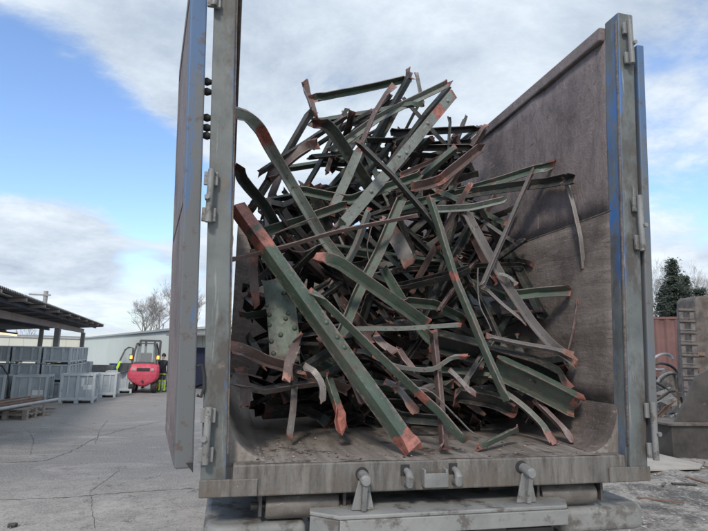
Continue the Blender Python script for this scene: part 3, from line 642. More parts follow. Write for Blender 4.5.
B('bent_strip', [(372, 358, .42), (395, 369, .36), (425, 373, .32), (440, 371, .3), (450, 358, .3), (462, 360, .3)], .04, .03, 60, 'p', tear=(.04, .14), curl=(0, .2), seed=45, label='pale strip sagging across the kinked angle, its pink end sticking up')
B('curled_strip', [(448, 372, .36), (458, 382, .33), (466, 392, .32), (470, 396, .3)], .035, .02, 20, 's', tear=(.03, .1), curl=(0, .3), seed=46, label='small curled strip with a pink tip right of the upright brown angle')
B('steel_channel', [(455, 398, .8), (490, 404, .7), (512, 412, .6)], .12, .08, -25, 'd', 'U', tear=(.04, .10), seed=47, label='dark channel low in the shade left of the drooping torn strip')
# --- lower left
B('twisted_strip', [(233, 354, .3), (246, 353, .34), (262, 362, .42), (300, 374, .55), (345, 392, .7)], .075, .04, -35, 'b', tear=(.12, .05), curl=(.2, 0), seed=48, twist=(30, 0), label='long brown strip with a pale rim, reaching from the left post above the dark hollow')
B('twisted_strip', [(299, 338, .42), (293, 352, .38), (289, 362, .36), (287, 374, .34)], .07, .02, 10, 'b', 'flat', tear=(.07, .14), seed=49, curl=(0, .2), twist=(70, -30), label='leaf-shaped twisted strip with a salmon rim under the rivet-studded gusset')
B('twisted_strip', [(306, 368, .45), (315, 378, .4), (320, 388, .36), (319, 399, .34)], .045, .02, 15, 's', 'L', tear=(.08, .12), seed=50, curl=(.2, .2), label='small curled strip with a bright pink rim, right of the leaf-shaped one')
B('steel_angle', [(322, 375, .6), (332, 405, .5), (341, 430, .4)], .075, .06, 25, 'g', tear=(.05, .2), seed=51, curl=(0, .1), red=((.8, .2),), label='green stub ending in flat red primer, hanging down inside the dark hollow')
B('torn_strip', [(295, 378, .8), (293, 410, .6), (289, 437, .46)], .045, .02, 15, 's', 'flat', tear=(.04, .06), seed=52, twist=(20, 30), label='narrow blade standing on the floor inside the dark hollow at left')
B('steel_angle', [(238, 388, .5), (262, 395, .6), (305, 388, .8), (345, 384, .9)], .07, .05, 40, 's', tear=(.1, .04), seed=53, curl=(.3, 0), label='grey bar roofing the dark hollow at the lower left')
B('twisted_strip', [(240, 372, .5), (247, 390, .52), (243, 405, .5)], .08, .03, 20, 'b', 'flat', tear=(.1, .1), seed=54, curl=(.2, .2), label='crumpled brown scrap at the left edge over the dark hollow')
B('flat_bar', [(254, 250, .6), (253, 278, .55), (257, 302, .5)], .06, .02, 8, 'b', 'flat', tear=(.06, .12), seed=55, red=((.2, .12), (.9, .1)), label='short upright salmon-stained strip beside the left post')
B('steel_angle', [(262, 200, 1.0), (263, 225, .95), (262, 262, .8)], .08, .05, 15, 's', tear=(.03, .03), seed=56, label='upright grey bar left of the hook-shaped angle\'s lower part')
B('steel_angle', [(400, 196, .75), (378, 248, .72), (355, 292, .7), (338, 335, .66)], .08, .05, -28, 'g', tear=(.04, .04), seed=57, label='green angle sloping down left through the middle of the pile')
B('steel_angle', [(366, 208, .8), (352, 245, .8), (340, 268, .8)], .07, .05, 28, 'p', tear=(.04, .04), seed=58, label='short pale angle left of the green one sloping down left')
B('steel_angle', [(356, 145, .8), (392, 180, .72), (436, 232, .62)], .06, .05, 35, 'd', tear=(.04, .04), seed=59, label='dark angle crossing behind the riveted plate towards the orange-banded one')
B('steel_angle', [(382, 270, .85), (410, 318, .75), (432, 345, .7)], .07, .05, -32, 'g', tear=(.05, .05), seed=60, label='deep green angle sloping down right in the middle of the pile')
B('crumpled_plate', [(392, 232, .9), (400, 245, .9), (408, 262, .88)], .14, .03, 12, 's', 'flat', tear=(.1, .1), seed=61, label='pale grey torn sheet showing in a gap in mid pile')
B('steel_angle', [(432, 210, .8), (470, 208, .9), (505, 200, .95)], .05, .04, -45, 'p', tear=(.03, .04), seed=62, label='pale level angle right of the orange-banded beam\'s head')
B('steel_angle', [(414, 190, .9), (440, 182, .95), (480, 150, 1.15)], .085, .06, -40, 'b', tear=(.14, .04), seed=63, red=((.3, .08),), label='mauve angle with a salmon splash rising to the upper right')
B('curled_strip', [(396, 352, .5), (402, 362, .44), (408, 370, .4)], .05, .02, 25, 'b', 'L', tear=(.1, .12), seed=64, curl=(.1, .3), label='reddish curl just above the kinked angle')
B('curled_strip', [(372, 340, .5), (380, 348, .46), (390, 356, .44)], .06, .02, 25, 'b', 'L', tear=(.12, .12), seed=65, curl=(.1, .3), label='salmon curl between the level pale bar and the kinked angle')
B('curled_strip', [(384, 384, .4), (396, 390, .36), (404, 402, .34), (408, 408, .33)], .05, .02, 25, 's', 'L', tear=(.06, .1), seed=66, curl=(.1, .2), label='pinkish curl tucked in left of the kinked angle\'s salmon bruise')
B('steel_angle', [(330, 340, .6), (345, 370, .52), (362, 398, .44)], .07, .05, -25, 'b', tear=(.08, .1), seed=67, label='reddish torn angle half hidden behind the longest front angle')
B('steel_angle', [(395, 415, .75), (425, 418, .7), (445, 420, .7)], .06, .06, -60, 'd', tear=(.03, .03), seed=68, label='dark angle lying level on the floor in the shade at the centre')
B('steel_angle', [(452, 260, .8), (480, 305, .78), (500, 350, .7)], .06, .05, 35, 'd', tear=(.04, .06), seed=69, label='dark angle sloping down behind the orange-banded beam')
B('steel_angle', [(300, 190, .95), (350, 200, .95), (420, 176, 1.0)], .06, .05, -45, 'g', tear=(.04, .04), seed=70, dent=1.5, label='green angle sagging across the pile just under the riveted plate\'s rivets')
B('steel_angle', [(250, 236, .8), (300, 222, .85), (345, 205, .9)], .07, .05, -50, 'g', tear=(.04, .04), seed=71, label='green angle rising gently right, behind the hook-shaped one')
# --- the tangle behind: too dark and alike to tell apart
def inside(poly, x, y):
    c = False; j = len(poly)-1
    for i in range(len(poly)):
        if (poly[i][1] > y) != (poly[j][1] > y) and x < (poly[j][0]-poly[i][0])*(y-poly[i][1])/(poly[j][1]-poly[i][1])+poly[i][0]: c = not c
        j = i
    return c
rr = random.Random(21)
def auto_label(x, y, a, w, L, group):
    a %= 180; st = {}
    til = 'level' if a < 18 or a > 162 else 'rising' if a < 62 else 'upright' if a < 118 else 'falling'
    hz = ('beside the left post', 'left of the longest angle', 'under the riveted plate', 'in mid pile', 'behind the orange-banded angle', 'near the crossed grey bars', 'against the right wall')[max(0, min(6, int((x-236)/48)))]
    vt = 'at the very top' if y < 140 else 'high up' if y < 190 else 'upper half' if y < 245 else 'halfway down' if y < 300 else 'lower half' if y < 350 else 'at the bottom'
    sz = ('slim' if w < .055 else 'broad' if w > .08 else 'medium')+(' short' if L < 60 else ' long' if L > 120 else '')
    def pick(mm): st['m'] = mm; return mm
    dp = rr.choice(('straight', 'slightly bent', 'dented', 'twisted'))
    return (lambda: '%s %s %s %s angle %s, %s' % (dp, sz, til, {'k': 'shade-black', 'd': 'blackish', 'g': 'green', 'b': 'brown', 's': 'grey', 'p': 'pale'}[st['m']], hz, vt)), pick
def filler(n, poly, ylo, yhi, lmin, lmax, mats, group, label, name='steel_angle', bias=None, wid=(.04, .09)):
    xs = [p[0] for p in poly]; ys = [p[1] for p in poly]; k = tries = 0
    while k < n and tries < n*80:
        tries += 1
        x, y = rr.uniform(min(xs), max(xs)), rr.uniform(min(ys), max(ys)); a = rr.choice(bias)+rr.gauss(0, 14) if bias else rr.uniform(0, 180); L = rr.uniform(lmin, lmax)
        dx, dy = math.cos(R(a))*L/2, -math.sin(R(a))*L/2
        if not (inside(poly, x, y) and inside(poly, x-dx, y-dy) and inside(poly, x+dx, y+dy)): continue
        h = (430-y)/330; Y = rr.uniform(ylo, yhi)+max(0, h)*.6; dY = rr.uniform(-.35, .35)
        w = rr.uniform(*wid)*.98
        kk = 7 if rr.random() < .12 else 1; mid = (x+rr.uniform(-kk, kk), y+rr.uniform(-kk, kk))
        lb = auto_label(x, y, a, w, L, group)
        B(name, [(x-dx, y-dy, Y-dY), (*mid, Y), (x+dx, y+dy, Y+dY)], w, w*rr.uniform(.6, .95), rr.choice((-1, 1))*rr.uniform(20, 65), lb[1](rr.choice(mats)), rr.choice(('L', 'L', 'L', 'U')), tear=(rr.choice((.02, .02, .09)), rr.choice((.02, .02, .09))), curl=(rr.uniform(0, .25), rr.uniform(0, .25)), dent=.7, seed=100+k*3, flip=rr.random() < .5, label=lb[0](), group=group)
        k += 1
low = [(237, 215), (300, 175), (470, 170), (515, 200), (535, 255), (552, 350), (556, 400), (500, 415), (400, 405), (330, 385), (238, 385)]
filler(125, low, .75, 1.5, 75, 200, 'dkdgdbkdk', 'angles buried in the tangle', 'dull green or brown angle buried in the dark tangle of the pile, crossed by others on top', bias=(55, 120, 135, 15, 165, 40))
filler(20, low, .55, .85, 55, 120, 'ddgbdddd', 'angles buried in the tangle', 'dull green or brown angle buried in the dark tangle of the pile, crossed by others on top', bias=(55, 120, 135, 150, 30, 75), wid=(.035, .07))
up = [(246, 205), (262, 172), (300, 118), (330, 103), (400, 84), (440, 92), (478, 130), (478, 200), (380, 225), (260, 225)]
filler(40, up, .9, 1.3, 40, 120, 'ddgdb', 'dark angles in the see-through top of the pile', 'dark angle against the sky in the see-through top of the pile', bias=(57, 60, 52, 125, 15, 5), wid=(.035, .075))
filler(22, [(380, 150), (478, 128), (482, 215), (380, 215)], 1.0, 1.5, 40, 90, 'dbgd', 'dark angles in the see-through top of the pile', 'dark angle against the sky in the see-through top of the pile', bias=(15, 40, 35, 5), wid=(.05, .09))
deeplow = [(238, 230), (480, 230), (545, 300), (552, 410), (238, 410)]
filler(56, [(238, 366), (560, 360), (566, 425), (500, 432), (330, 428), (240, 425)], 1.05, 1.5, 50, 150, 'kkd', 'angles buried in the tangle', 'x', bias=(170, 8, 150, 35), wid=(.08, .14))  # broad dark pieces added low down to deepen the shade of the hollow
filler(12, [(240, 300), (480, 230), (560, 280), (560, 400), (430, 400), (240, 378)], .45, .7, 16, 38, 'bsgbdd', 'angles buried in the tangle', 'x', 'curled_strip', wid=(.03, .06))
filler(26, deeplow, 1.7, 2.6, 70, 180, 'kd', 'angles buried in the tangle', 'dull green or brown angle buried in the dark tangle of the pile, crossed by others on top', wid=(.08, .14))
# flakes and crumbs on the container floor
g_ = G('paint_flakes', .7); fl_m = g_.out(g_.mix(g_.ramp(g_.noise(g_.coord('World', rnd=False), 40, 2), .4, .6), (.30, .24, .21), (.07, .05, .045)), None)
stones(420, lambda: (random.uniform(-1.0, 1.0), .03+random.random()**1.6*1.6), .002, .011, fl_m, 'paint_flakes', ZF+.004)
stones(120, lambda: (random.uniform(-1.05, -.8), .02+random.random()*.6), .002, .009, fl_m, 'paint_flakes', ZF+.008)

wq = random.Random(77)
wlab = ('thin bent wire looping at the left post below the thin brown bar', 'thin wire arching over the longest angle\'s upper half', 'thin wire dangling under the riveted plate', 'thin wire curling in mid pile right of the orange-banded angle', 'thin wire hanging above the dark hollow at lower left', 'thin wire by the kinked angle\'s salmon bruise', 'thin wire across the boxy green channel', 'thin wire sticking out at the pile\'s top centre')
for k, (x, y, Y) in enumerate(((250, 244, .6), (280, 236, .5), (372, 225, .7), (478, 268, .6), (262, 378, .45), (418, 388, .22), (530, 380, .45))):
    c = PY(x, y, Y); pts = [c]; d = Vector((wq.gauss(0, 1), wq.gauss(0, .3), wq.gauss(0, 1))).normalized(); cv = Vector((wq.gauss(0, 1), wq.gauss(0, .3), wq.gauss(0, 1)))*.35
    for j in range(10): d = (d+cv*.7+Vector((wq.gauss(0, .1), 0, wq.gauss(0, .1)))).normalized(); pts.append(pts[-1]+d*.045)
    m = MB(); m.tube(pts, .005, 5); tag(m.build('bent_wire', steel_m if k % 2 else brown_m, None, smooth=True, origin=c), wlab[k], 'wire')
# ------------------------------------------------------------------ the yard on the left
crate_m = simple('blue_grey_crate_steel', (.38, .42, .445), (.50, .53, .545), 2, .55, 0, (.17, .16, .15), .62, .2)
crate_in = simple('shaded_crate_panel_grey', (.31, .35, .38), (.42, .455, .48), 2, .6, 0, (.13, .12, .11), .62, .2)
white_m = simple('white_label_card', (.72, .73, .72), (.6, .61, .6), 5, .6)
galv = simple('galvanised_grey', (.30, .31, .315), (.40, .41, .41), 4, .5)
wood_m = simple('weathered_wood', (.22, .185, .155), (.33, .29, .25), 5, .85, 0, (.10, .085, .07), .6, .3, (1, 1, 1))
rust_m = simple('brown_rust', (.13, .075, .055), (.21, .14, .11), 4, .8, 0, (.07, .05, .045), .58, .4)
navy_m = simple('dark_navy_roof_lining', (.035, .042, .062), (.06, .068, .09), 1.2, .8)
roof_m = simple('corrugated_roof_sheet', (.16, .155, .155), (.22, .215, .21), 1.4, .8)
timber = simple('pinkish_weathered_timber', (.25, .20, .185), (.33, .275, .255), 1.5, .8)
def crate_proto(w, d, h):
    """stillage crate: origin at the centre of its base"""
    r = empty('stillage_crate')
    w2, d2 = w/2, d/2
    for sx in (-1, 1):
        for sy in (-1, 1):
            MB().box(*sorted((sx*w2, sx*(w2-.09))), *sorted((sy*d2, sy*(d2-.09))), 0, h).build('corner_post', crate_m, r, .01, world=False)
    for sy in (-1, 1):
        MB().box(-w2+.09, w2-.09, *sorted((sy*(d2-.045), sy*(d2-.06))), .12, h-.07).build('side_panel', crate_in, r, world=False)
        MB().box(-w2+.09, w2-.09, *sorted((sy*(d2-.005), sy*(d2-.075))), h-.08, h-.005).build('rim', crate_m, r, .01, world=False)
        MB().box(-w2+.09, w2-.09, *sorted((sy*(d2-.005), sy*(d2-.075))), .10, .19).build('bottom_rail', crate_m, r, .01, world=False)
        MB().box(-.05, .05, *sorted((sy*(d2-.01), sy*(d2-.044))), .19, h-.08).build('middle_post', crate_m, r, .006, world=False)
        for t in (-.27, .27): MB().box(t*w-.022, t*w+.022, *sorted((sy*(d2-.02), sy*(d2-.044))), .19, h-.08).build('rib', crate_m, r, world=False)
        MB().box(-.07, .07, *sorted((sy*(d2-.02), sy*(d2-.10))), 0, .10).build('foot', crate_m, r, world=False)
    for sx in (-1, 1):
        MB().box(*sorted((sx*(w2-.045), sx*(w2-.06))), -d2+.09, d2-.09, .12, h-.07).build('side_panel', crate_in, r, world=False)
        MB().box(*sorted((sx*(w2-.005), sx*(w2-.075))), -d2+.09, d2-.09, h-.08, h-.005).build('rim', crate_m, r, .01, world=False)
        MB().box(*sorted((sx*(w2-.005), sx*(w2-.075))), -d2+.09, d2-.09, .10, .19).build('bottom_rail', crate_m, r, .01, world=False)
        for t in (-.2, .2): MB().box(*sorted((sx*(w2-.01), sx*(w2-.044))), t*d-.04, t*d+.04, .19, h-.08).build('middle_post', crate_m, r, .006, world=False)
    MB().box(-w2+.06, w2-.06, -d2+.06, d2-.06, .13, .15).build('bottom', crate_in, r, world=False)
    return r
def card(r, x, z, w, h, d2): MB().box(x-w/2, x+w/2, -d2+.038, -d2+.044, z-h/2, z+h/2).build('label_card', white_m, r, world=False)
A = R(4)
def at_yard(o, x, y, z=0, rz=A): o.location = (x, y, z); o.rotation_euler = (0, 0, rz)
big = crate_proto(1.12, .95, 1.02); card(big, .02+.14, .72, .1, .28, .475); card(big, .33, .55, .30, .16, .475)
p = PZ(75, 403.5); at_yard(big, p.x-.02, p.y+.5); tag(big, 'grey steel crate at the near end of the row, two white cards on its front', 'crate', 'grey steel crates in the yard')
rest = crate_proto(1.12, .95, .95)
used = [False]
def crate(x, y, z, label, s=1., rz=A, src=None, cards=()):
    s0 = src or rest
    o = s0 if not used[0] and s0 is rest else copy_tree(s0)
    if s0 is rest: used[0] = True
    at_yard(o, x, y, z, rz); o.scale = (1, 1, s); tag(o, label, 'crate', 'grey steel crates in the yard')
    return o
v = Vector((math.sin(-A), math.cos(A), 0)); hx_ = Vector((math.cos(A), math.sin(A), 0))
b0 = Vector((big.location.x, big.location.y, 0))
crate(*(b0+v*2.3+hx_*.45).xy, 0, 'grey crate second in the row behind the crate with white cards')
crate(*(b0+v*4.4+hx_*.85).xy, 0, 'grey crate farthest back in the row, nearest the red forklift')
c1 = crate(*(b0-hx_*1.55+v*.25).xy, 0, 'grey ground crate just left of the crate with two white cards'); 
card(c1, .25, .35, .34, .17, .475)
crate(*(b0-hx_*2.85+v*.2).xy, 0, 'grey ground crate at the left frame edge behind the pipes')
c_ = copy_tree(big); at_yard(c_, *(b0-hx_*4.15+v*.2).xy); tag(c_, 'grey ground crate mostly cut off by the left frame edge', 'crate', 'grey steel crates in the yard')
names = ('far left', 'second from the left', 'middle', 'second from the right', 'rightmost')
st0 = b0-hx_*1.05+v*1.55
for k in range(5):
    for lv in range(3):
        q = st0-hx_*1.02*(4-k)-v*.0
        o = crate(*q.xy, lv*.655, 'grey crate in the stacked block, %s stack, %s layer' % (names[k], ('bottom', 'middle', 'top')[lv]), .67, A+R(90))
# rows behind so that the block has depth
for k in range(2):
    for lv in range(3): crate(*(st0+v*1.2*(k+1)).xy, lv*.655, 'grey crate at the right end of the block, row %s, %s layer' % (('behind the front', 'farthest back')[k], ('bottom', 'middle', 'top')[lv]), .67, A+R(90))
# dark tank and bin on pallets
def pallet(x, y, z, rz, label, group='wooden pallets', w=1.2, d=.9):
    r = empty('wooden_pallet', (x, y, z), rz, label, 'pallet', group)
    for k in range(5): MB().box(-w/2, w/2, -d/2+k*(d-.1)/4, -d/2+.1+k*(d-.1)/4, .115, .137).build('board', wood_m, r, world=False)
    for kx in (-1, 0, 1):
        for ky in (-1, 0, 1): MB().box(kx*(w/2-.07)-.06, kx*(w/2-.07)+.06, ky*(d/2-.05)-.05, ky*(d/2-.05)+.05, .022, .113).build('block', wood_m, r, world=False)
        MB().box(kx*(w/2-.07)-.055, kx*(w/2-.07)+.055, -d/2, d/2, 0, .02).build('runner', wood_m, r, world=False)
    return r
tank_m = simple('dark_slate_tank_steel', (.07, .085, .105), (.11, .125, .145), 2, .5)
for k in range(3): 
    q = PZ(70, 388); pallet(q.x, q.y+1, k*.14, A, 'wooden pallet under the dark slate tank, %s of three' % ('lowest', 'middle', 'topmost')[k])
q = PZ(70, 388); t = empty('steel_tank', (q.x, q.y+1, .42), A, 'dark slate steel tank with a paler end, on pallets behind the crates', 'tank')
MB().box(-.58, .25, -.45, .45, 0, .86).build('tank_body', tank_m, t, .03, world=False); MB().box(.255, .62, -.44, .44, 0, .82).build('tank_end', crate_m, t, .02, world=False)
MB().box(-.6, .27, -.47, .47, .863, .885).build('tank_lid', tank_m, t, .008, world=False)
q = PZ(90, 387)
for k in range(3): pallet(q.x+.15, q.y+1, k*.14, A, 'wooden pallet under the tapered grey bin, %s of three' % ('lowest', 'middle', 'topmost')[k], w=1.3)
t = empty('steel_bin', (q.x+.15, q.y+1, .42), A, 'tapered open grey brown steel bin beside the dark slate tank', 'bin')
m = MB(); 
for (a, b, z) in ((.52, .38, 0), (.68, .48, .62), (.66, .46, .62), (.50, .36, .03)):
    for x, y in ((-a, -b), (a, -b), (a, b), (-a, b)): m.v.append(Vector((x, y, z))); m.t.append(Vector((x, y, z)))
for L in range(3):
    for j in range(4): m.f.append([L*4+j, L*4+(j+1) % 4, L*4+4+(j+1) % 4, L*4+4+j])
m.f += [[3, 2, 1, 0], [12, 13, 14, 15]]; m.build('bin_body', steel_plain := simple('grey_brown_bin_steel', (.21, .20, .195), (.29, .28, .27), 3, .6), t, world=False)
for sx in (-.3, .3): MB().bar((sx*.9, -.40, .02), (sx*1.1, -.475, .6), .05, .03, Vector((0, -1, 0))).build('bin_rib', steel_plain, t, world=False)
# blue tarpaulin box and timber pile at the row's far end
blue_m = simple('blue_plastic', (.04, .12, .33), (.06, .16, .38), 4, .5)
q = PZ(107, 386); t = empty('blue_box', (q.x, q.y+2.5, 0), A, 'bright blue box standing behind the wood pile near the forklift', 'box')
MB().box(-.42, .42, -.3, .3, 0, 1.02).build('box_body', blue_m, t, .02, world=False); MB().box(-.45, .45, -.33, .33, 1.022, 1.08).build('lid', blue_m, t, .02, world=False)
q = PZ(104, 389)
for k in range(5): pallet(q.x+.1, q.y+1, k*.14, A+R(3*k), 'wooden pallet in the pile in front of the blue box, %s' % ('lowest', 'second', 'third', 'fourth', 'topmost')[k], w=1.3)
# pipes and profiles on pallets at the left
q0 = PZ(20, 419)
for k in range(2): pallet(q0.x-.25, q0.y+.3, k*.14, R(-12), 'broken wooden pallet carrying the pipes, %s one' % ('lower', 'upper')[k])
q1 = PZ(-60, 424)
for k in range(2): pallet(q1.x, q1.y+.3, k*.14, R(-12), 'wooden pallet out of frame end of the pipes, %s one' % ('lower', 'upper')[k]) if False else None
e1 = PZ(58, 396, .44); e0 = PZ(-70, 416, .44); pd = (e1-e0).normalized()
pdn = Vector((-pd.y, pd.x, 0))
pl = [('steel_pipe', galv, 'r'), ('steel_profile', rust_m, 'b'), ('steel_profile', rust_m, 'b'), ('steel_pipe', galv, 'r'), ('steel_profile', steel_plain, 'b'), ('steel_profile', rust_m, 'b'), ('steel_pipe', rust_m, 'r'), ('steel_pipe', galv, 'r')]
lab = ['long bright pipe lying nearest on the pallet stack at left', 'brown profile next to the nearest bright pipe', 'brown profile third from the front of the pipe stack', 'bright pipe in the middle of the pipe stack', 'grey box profile behind the middle bright pipe', 'brown profile in the far half of the pipe stack', 'rusty pipe second from the far side of the stack', 'bright pipe lying farthest back in the pipe stack']
for k, (nm, mt, kd) in enumerate(pl):
    o1 = e1+pdn*(k*.14)+pd*random.uniform(-.9, .1)*(0 if k == 0 else 1); o0 = e0+pdn*(k*.14); z = .34+.03*(k % 3)
    o0.z = o1.z = z; m = MB()
    if kd == 'r': m.tube([o0, o1], .045, 12)
    else: m.bar(o0, o1, .09, .11)
    o = m.build(nm, mt, None, smooth=kd == 'r', bevel=0 if kd == 'r' else .008, origin=o0.lerp(o1, .5)); tag(o, lab[k], 'pipe' if kd == 'r' else 'steel profile', 'pipes and profiles on the pallets')
for k, (px, py) in enumerate(((40, 416), (46, 412), (52, 409))):
    q = PZ(px, py); a = random.uniform(-.5, .9); m = MB(); m.bar(q+Vector((-.28*math.cos(a), -.28*math.sin(a), .035+.05*k)), q+Vector((.3*math.cos(a), .3*math.sin(a), .035+.07*k)), .07, .05)
    tag(m.build('timber_offcut', wood_m, origin=q), ('timber offcut lying nearest the pallet corner', 'timber offcut in the middle of three beside the pallet', 'timber offcut nearest the crate with the white cards')[k], 'timber')
m = MB(); m.tube([PZ(10, 412), PZ(10, 400, .4), PY(8, 375, PZ(10, 412).y), PY(2, 366, PZ(10, 412).y), PY(-8, 364, PZ(10, 412).y)], .02, 8)
tag(m.build('trolley_handle', black_m, smooth=True), 'black bent tubular handle rising in front of the crates at left', 'handle')

# ------------------------------------------------------------------ shelter roof
Bp = PY(104, 325.5, 36); _d = ray(0, 288); Ap = CAM+_d*((Bp.z-CAM.z)/_d.z); axis = (Bp-Ap); axis.z = 0; axis.normalize(); A2 = Ap-axis*6; A2.z = Ap.z; Bp.z = Ap.z
perp = Vector((-axis.y, axis.x, 0)); SL = .075
L = (Bp-A2).length
def RP(s, t, dz=0): return A2+axis*s+perp*t+Vector((0, 0, -SL*t+dz))
she = empty('open_shelter', (Bp.x-3, Bp.y-6, 0), 0, 'long open shelter with corrugated roof and timber posts over the crates', 'shelter')
m = MB(); n = int(L/.09); TT = 9
for i in range(n+1):
    for t in (0, TT):
        p = RP(i*L/n, t, .03*(1 if i % 2 else -1)+.03); m.v.append(p); m.t.append(p)
for i in range(n): m.f.append([2*i, 2*i+1, 2*i+3, 2*i+2])
o = m.build('corrugated_roof', roof_m, she); sm = o.modifiers.new('thick', 'SOLIDIFY'); sm.thickness = .015; sm.offset = 1
m = MB(); m.v = [RP(.1, .45, -.06), RP(L-.25, .45, -.06), RP(L-.25, TT, -.06), RP(.1, TT, -.06)]; m.t = m.v[:]; m.f = [[0, 1, 2, 3]]
o = m.build('roof_lining', navy_m, she); sm = o.modifiers.new('thick', 'SOLIDIFY'); sm.thickness = .02; sm.offset = 0
m = MB(); m.bar(RP(0, 1.2, -.32), RP(L-.3, 1.2, -.32), .14, .26); m.build('eaves_beam', timber, she, .01)
m = MB(); m.bar(RP(0, .5, -.12), RP(L+.1, .5, -.12), .07, .09); m.build('purlin', navy_m, she)
for t in (3.2, 5.6, 8): m = MB(); m.bar(RP(0, t, -.14), RP(L-.2, t, -.14), .08, .12); m.build('purlin', navy_m, she)
k = 0; s = L-.5
while s > 3:
    m = MB(); m.bar(RP(s, -.02, -.07), RP(s, 1.6, -.07), .09, .10, Vector((0, 0, 1))); m.build('rafter_end', timber, she, .01)
    m = MB(); m.bar(RP(s-.8, .22, -.035), RP(s-2.2, .22, -.035), .10, .012); m.build('skylight_strip', galv, she)
    s -= 2.6
sk_m = G('translucent_skylight_sheet', .5); sk_m.b.inputs['Transmission Weight'].default_value = .9; sk_m = sk_m.out((.8, .86, .9))
for s in (L-3, L-6.5, L-9.5, L-12):
    # skylights: clear panels let into lining and sheet
    m = MB(); m.v = [RP(s, 3.6, -.075), RP(s+1.5, 3.6, -.075), RP(s+1.5, 4.6, -.075), RP(s, 4.6, -.075)]; m.t = m.v[:]; m.f = [[0, 1, 2, 3]]
lamp_m = G('lit_warm_tube', .5); lamp_m.b.inputs['Emission Color'].default_value = (1, .62, .28, 1); lamp_m.b.inputs['Emission Strength'].default_value = 1.6; lamp_m = lamp_m.out((.8, .6, .4))
q = PY(-6, 332.5, 16); q2 = PY(16, 335.3, 16.6)
tl = empty('strip_lamp', (q.x, q.y, q.z), 0, 'warm lit strip lamp hanging under the dark shelter roof', 'lamp')
m = MB(); m.bar(q, q2, .10, .05); m.build('lamp_tube', lamp_m, tl); m = MB(); m.bar(q+Vector((0, 0, .055)), q2+Vector((0, 0, .055)), .14, .05); m.build('lamp_housing', navy_m, tl)
for a_ in (q, q2): m = MB(); m.bar(a_+Vector((0, 0, .08)), a_+Vector((0, 0, .45)), .01, .01, Vector((0, 1, 0))); m.build('hanger', black_m, tl)
yel = simple('yellow_paint_band', (.62, .45, .03), (.5, .36, .03), 4, .6)
postm = simple('grey_timber_post', (.27, .26, .255), (.37, .36, .35), 2, .8)
for px, w in ((95, .23), (59, .25), (17, .25)):
    s = min(((RP(i*.05, 1.2) for i in range(int(L/.05)))), key=lambda q: abs((q-CAM).normalized().dot(rgt)/(q-CAM).normalized().dot(fwd)*FPX+354-px))
    x, y, zt_ = s.x, s.y, s.z-.43
    if px < 50: continue
    MB().box(x-w/2, x+w/2, y-w/2, y+w/2, 0, zt_).build('post', postm, she, .015)
    MB().box(x-w/2-.006, x+w/2+.006, y-w/2-.006, y+w/2+.006, .75, 1.15).build('painted_band', yel, she)
for (s, t) in ((2, 1), (8, 1), (L-.6, TT-.2), (L-6, TT-.2), (4, TT-.2)):
    q = RP(s, t)
    if t < 2 or True: continue
    MB().box(q.x-.1, q.x+.1, q.y-.1, q.y+.1, 0, q.z-.25).build('post', postm, she)
# pole with a cross arm behind the roof
q = PY(44, 310, 34); m = MB(); 
pr_ = empty('utility_pole', (q.x, q.y, 0), 0, 'thin wooden pole showing above the shelter roof edge', 'pole')
MB().tube([(q.x, q.y, 0), (q.x, q.y, PY(44, 291, 34).z)], .13, 10).build('pole_shaft', postm, pr_, smooth=True)
z_ = PY(44, 295, 34).z; MB().box(q.x-.9, q.x+.3, q.y-.16, q.y-.04, z_-.05, z_+.05).build('cross_arm', postm, pr_)

# ------------------------------------------------------------------ long hall at the back
hall_c = simple('cream_hall_cladding', (.50, .50, .43), (.56, .555, .49), .4, .7, bump=.02); hall_g = simple('pale_green_hall_cladding', (.52, .57, .525), (.57, .61, .57), .4, .7, bump=.02)
def hall(name, pxa, pxb, ya, yb, pta, ptb, mat, label, depth, np_):
    a, b = PY(pxa, 345, ya), PY(pxb, 345, yb); za = PY(pxa, pta, ya).z; zb = PY(pxb, ptb, yb).z
    a.z = b.z = 0; d = (b-a).normalized(); n = Vector((-d.y, d.x, 0)); L = (b-a).length
    r = empty(name, (a.x, a.y, 0), 0, label, 'building')
    for k in range(np_):
        s0, s1 = L*k/np_+.012, L*(k+1)/np_-.012; z0, z1 = za+(zb-za)*s0/L, za+(zb-za)*s1/L
        p = [a+d*s0, a+d*s1, a+d*s1+Vector((0, 0, z1)), a+d*s0+Vector((0, 0, z0))]
        m = MB(); m.prism(p, n*.08); m.build('wall_panel', mat, r)
    m = MB(); m.prism([a+n*.1, b+n*.1, b+n*.1+Vector((0, 0, zb-.02)), a+n*.1+Vector((0, 0, za-.02))], n*depth); m.build('hall_body', mat, r)
    m = MB(); m.bar(a+Vector((0, 0, za+.06))-n*.05, b+Vector((0, 0, zb+.06))-n*.05, .22, .12, Vector((0, 0, 1))); m.build('roof_trim', galv, r)
    m = MB(); m.prism([a+n*.08+Vector((0, 0, za+.02)), b+n*.08+Vector((0, 0, zb+.02)), b+n*depth+Vector((0, 0, zb+.3)), a+n*depth+Vector((0, 0, za+.3))], (0, 0, .08)); m.build('roof', roof_m, r)
    return r, a, b, d, n, za, zb
hall('cream_hall', -20, 80, 62, 60.3, 336, 339, hall_c, 'cream clad hall behind the shelter posts', 8, 7)
hg = hall('pale_green_hall', 79.8, 176.5, 60, 26.4, 339, 330, hall_g, 'pale green clad hall behind the red forklift', 10, 8)
r, a, b, d, n, za, zb = hg
